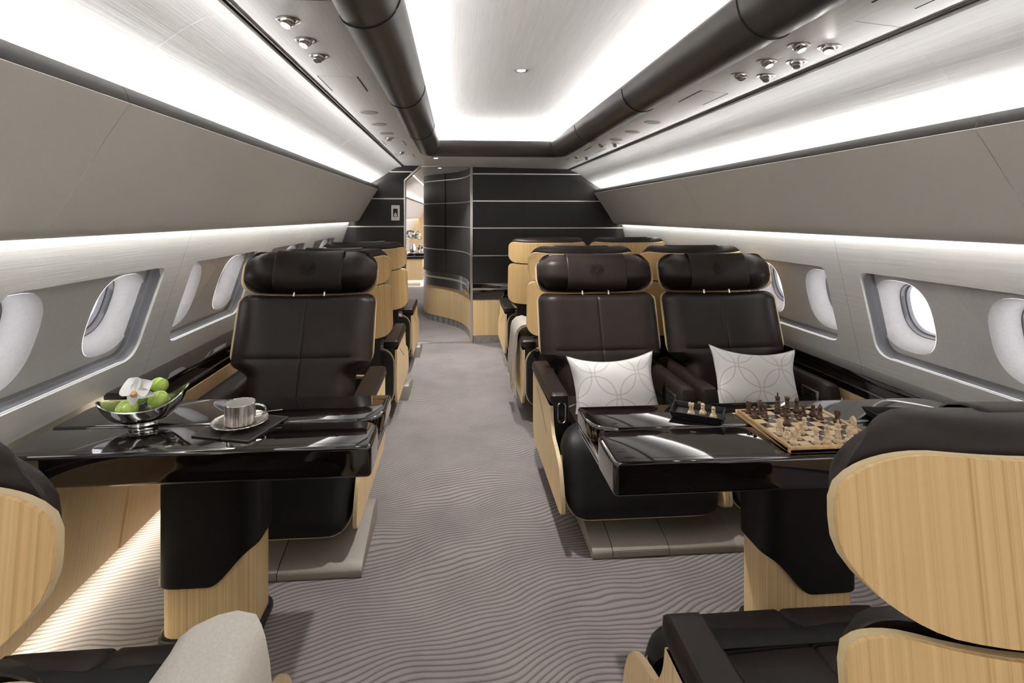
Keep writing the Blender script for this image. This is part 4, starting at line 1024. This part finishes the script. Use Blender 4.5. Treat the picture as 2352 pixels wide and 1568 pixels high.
def blanket(label, x, y, z, prof, y0, y1, mat, t=.016, fringe=False, name='blanket', taper=0):
    T = thing(name, label, 'blanket', (x, y, z))
    m = MB(); ny = 16; n = len(prof); rows = []; rows2 = []
    for j in range(ny+1):
        f = j/ny; yy = y0+(y1-y0)*f; e = .0
        a = []; b = []
        for i, (px, pz) in enumerate(prof):
            A = prof[max(i-1, 0)]; B = prof[min(i+1, n-1)]; dx, dz = B[0]-A[0], B[1]-A[1]; l = sqrt(dx*dx+dz*dz) or 1
            wv = .006*sin(yy*38+i*.5)*(abs(i-n/2)/(n/2))
            end = (1-(1-min(1, min(f, 1-f)/.05))**2)**.5 if taper else 1
            k = t*(.35+.65*end)
            drop = -.012*(1-end) if taper else 0
            a.append((px+wv, yy+taper*.02*sin(i*1.1), pz)); b.append((px+wv-dz/l*k, yy+taper*.02*sin(i*1.1), pz+dx/l*k+drop))
        rows.append(a); rows2.append(b)
    V = [p for r in rows for p in r]+[p for r in rows2 for p in r]; K = (ny+1)*n; fs = []
    for j in range(ny):
        for i in range(n-1):
            q = (j*n+i, j*n+i+1, (j+1)*n+i+1, (j+1)*n+i); fs += [q, tuple(K+c for c in q[::-1])]
    for i in range(n-1):
        fs += [(i, K+i, K+i+1, i+1), (ny*n+i, ny*n+i+1, K+ny*n+i+1, K+ny*n+i)]
    for j in range(ny):
        fs += [(j*n, (j+1)*n, K+(j+1)*n, K+j*n), (j*n+n-1, K+j*n+n-1, K+(j+1)*n+n-1, (j+1)*n+n-1)]
    m.add(V, fs).build('cloth', mat, T, smooth=70)
    if fringe:
        g = MB(); px, pz = prof[0]
        for i in range(46):
            yy = y0+(y1-y0)*(i+.5)/46; ox = random.uniform(-.006, .006)
            g.tube([(px+.0, yy, pz+.01), (px+ox, yy+random.uniform(-.004, .004), pz-.05), (px+ox*1.6, yy+random.uniform(-.008, .008), pz-.105+random.uniform(-.01, .01))], .0026, 5)
        o = g.build('fringe', M['fringe'], T); o['kind'] = 'stuff'
    return T
# right second-row aisle arm: x .48..0.6
blanket('grey-beige fringed blanket hanging over the arm of the second-row right aisle seat', .50, 4.2, 0,
        [(-.055, .26), (-.058, .36), (-.05, .47), (-.04, .56), (-.035, .63), (-.025, .665), (0, .69), (.04, .70), (.085, .685), (.12, .655)], -.20, .16, M['blanket2'], .020, True)
blanket('thick cream wool blanket folded over the arm of the foreground left seat', -.50, .93, -.01,
        [(-.15, .42), (-.14, .52), (-.126, .595), (-.108, .636), (-.082, .652), (-.04, .658), (.0, .660), (.045, .659), (.064, .650), (.075, .625), (.080, .56), (.081, .48), (.08, .40), (.08, .30)][::-1], -.40, .285, M['blanket'], .024, taper=1)

# ------------------------------------------------------------------ world, camera
w = bpy.data.worlds.new('World'); scn.world = w; w.use_nodes = True
bg = w.node_tree.nodes.get('Background'); bg.inputs[0].default_value = (1.0, .955, .985, 1); bg.inputs[1].default_value = .85
psi = math.atan(90/1200)
cam = bpy.data.cameras.new('Camera'); co = bpy.data.objects.new('Camera', cam); COL.objects.link(co)
co.location = (0, 0, 1.55); co.rotation_euler = (pi/2, 0, -psi)
cam.sensor_width = 36; cam.lens = 36*1200/2352; cam.clip_start = .02
cam.shift_x = (1176-1140)/2352; cam.shift_y = (496.5-784)/2352
scn.camera = co
scn.view_settings.view_transform = 'Standard'; scn.view_settings.look = 'None'
scn.view_settings.exposure = 1.88; scn.view_settings.gamma = 1
scn.cycles.use_denoising = True
scn.cycles.max_bounces = 8; scn.cycles.transparent_max_bounces = 12; scn.cycles.caustics_reflective = False
scn.cycles.sample_clamp_indirect = 6
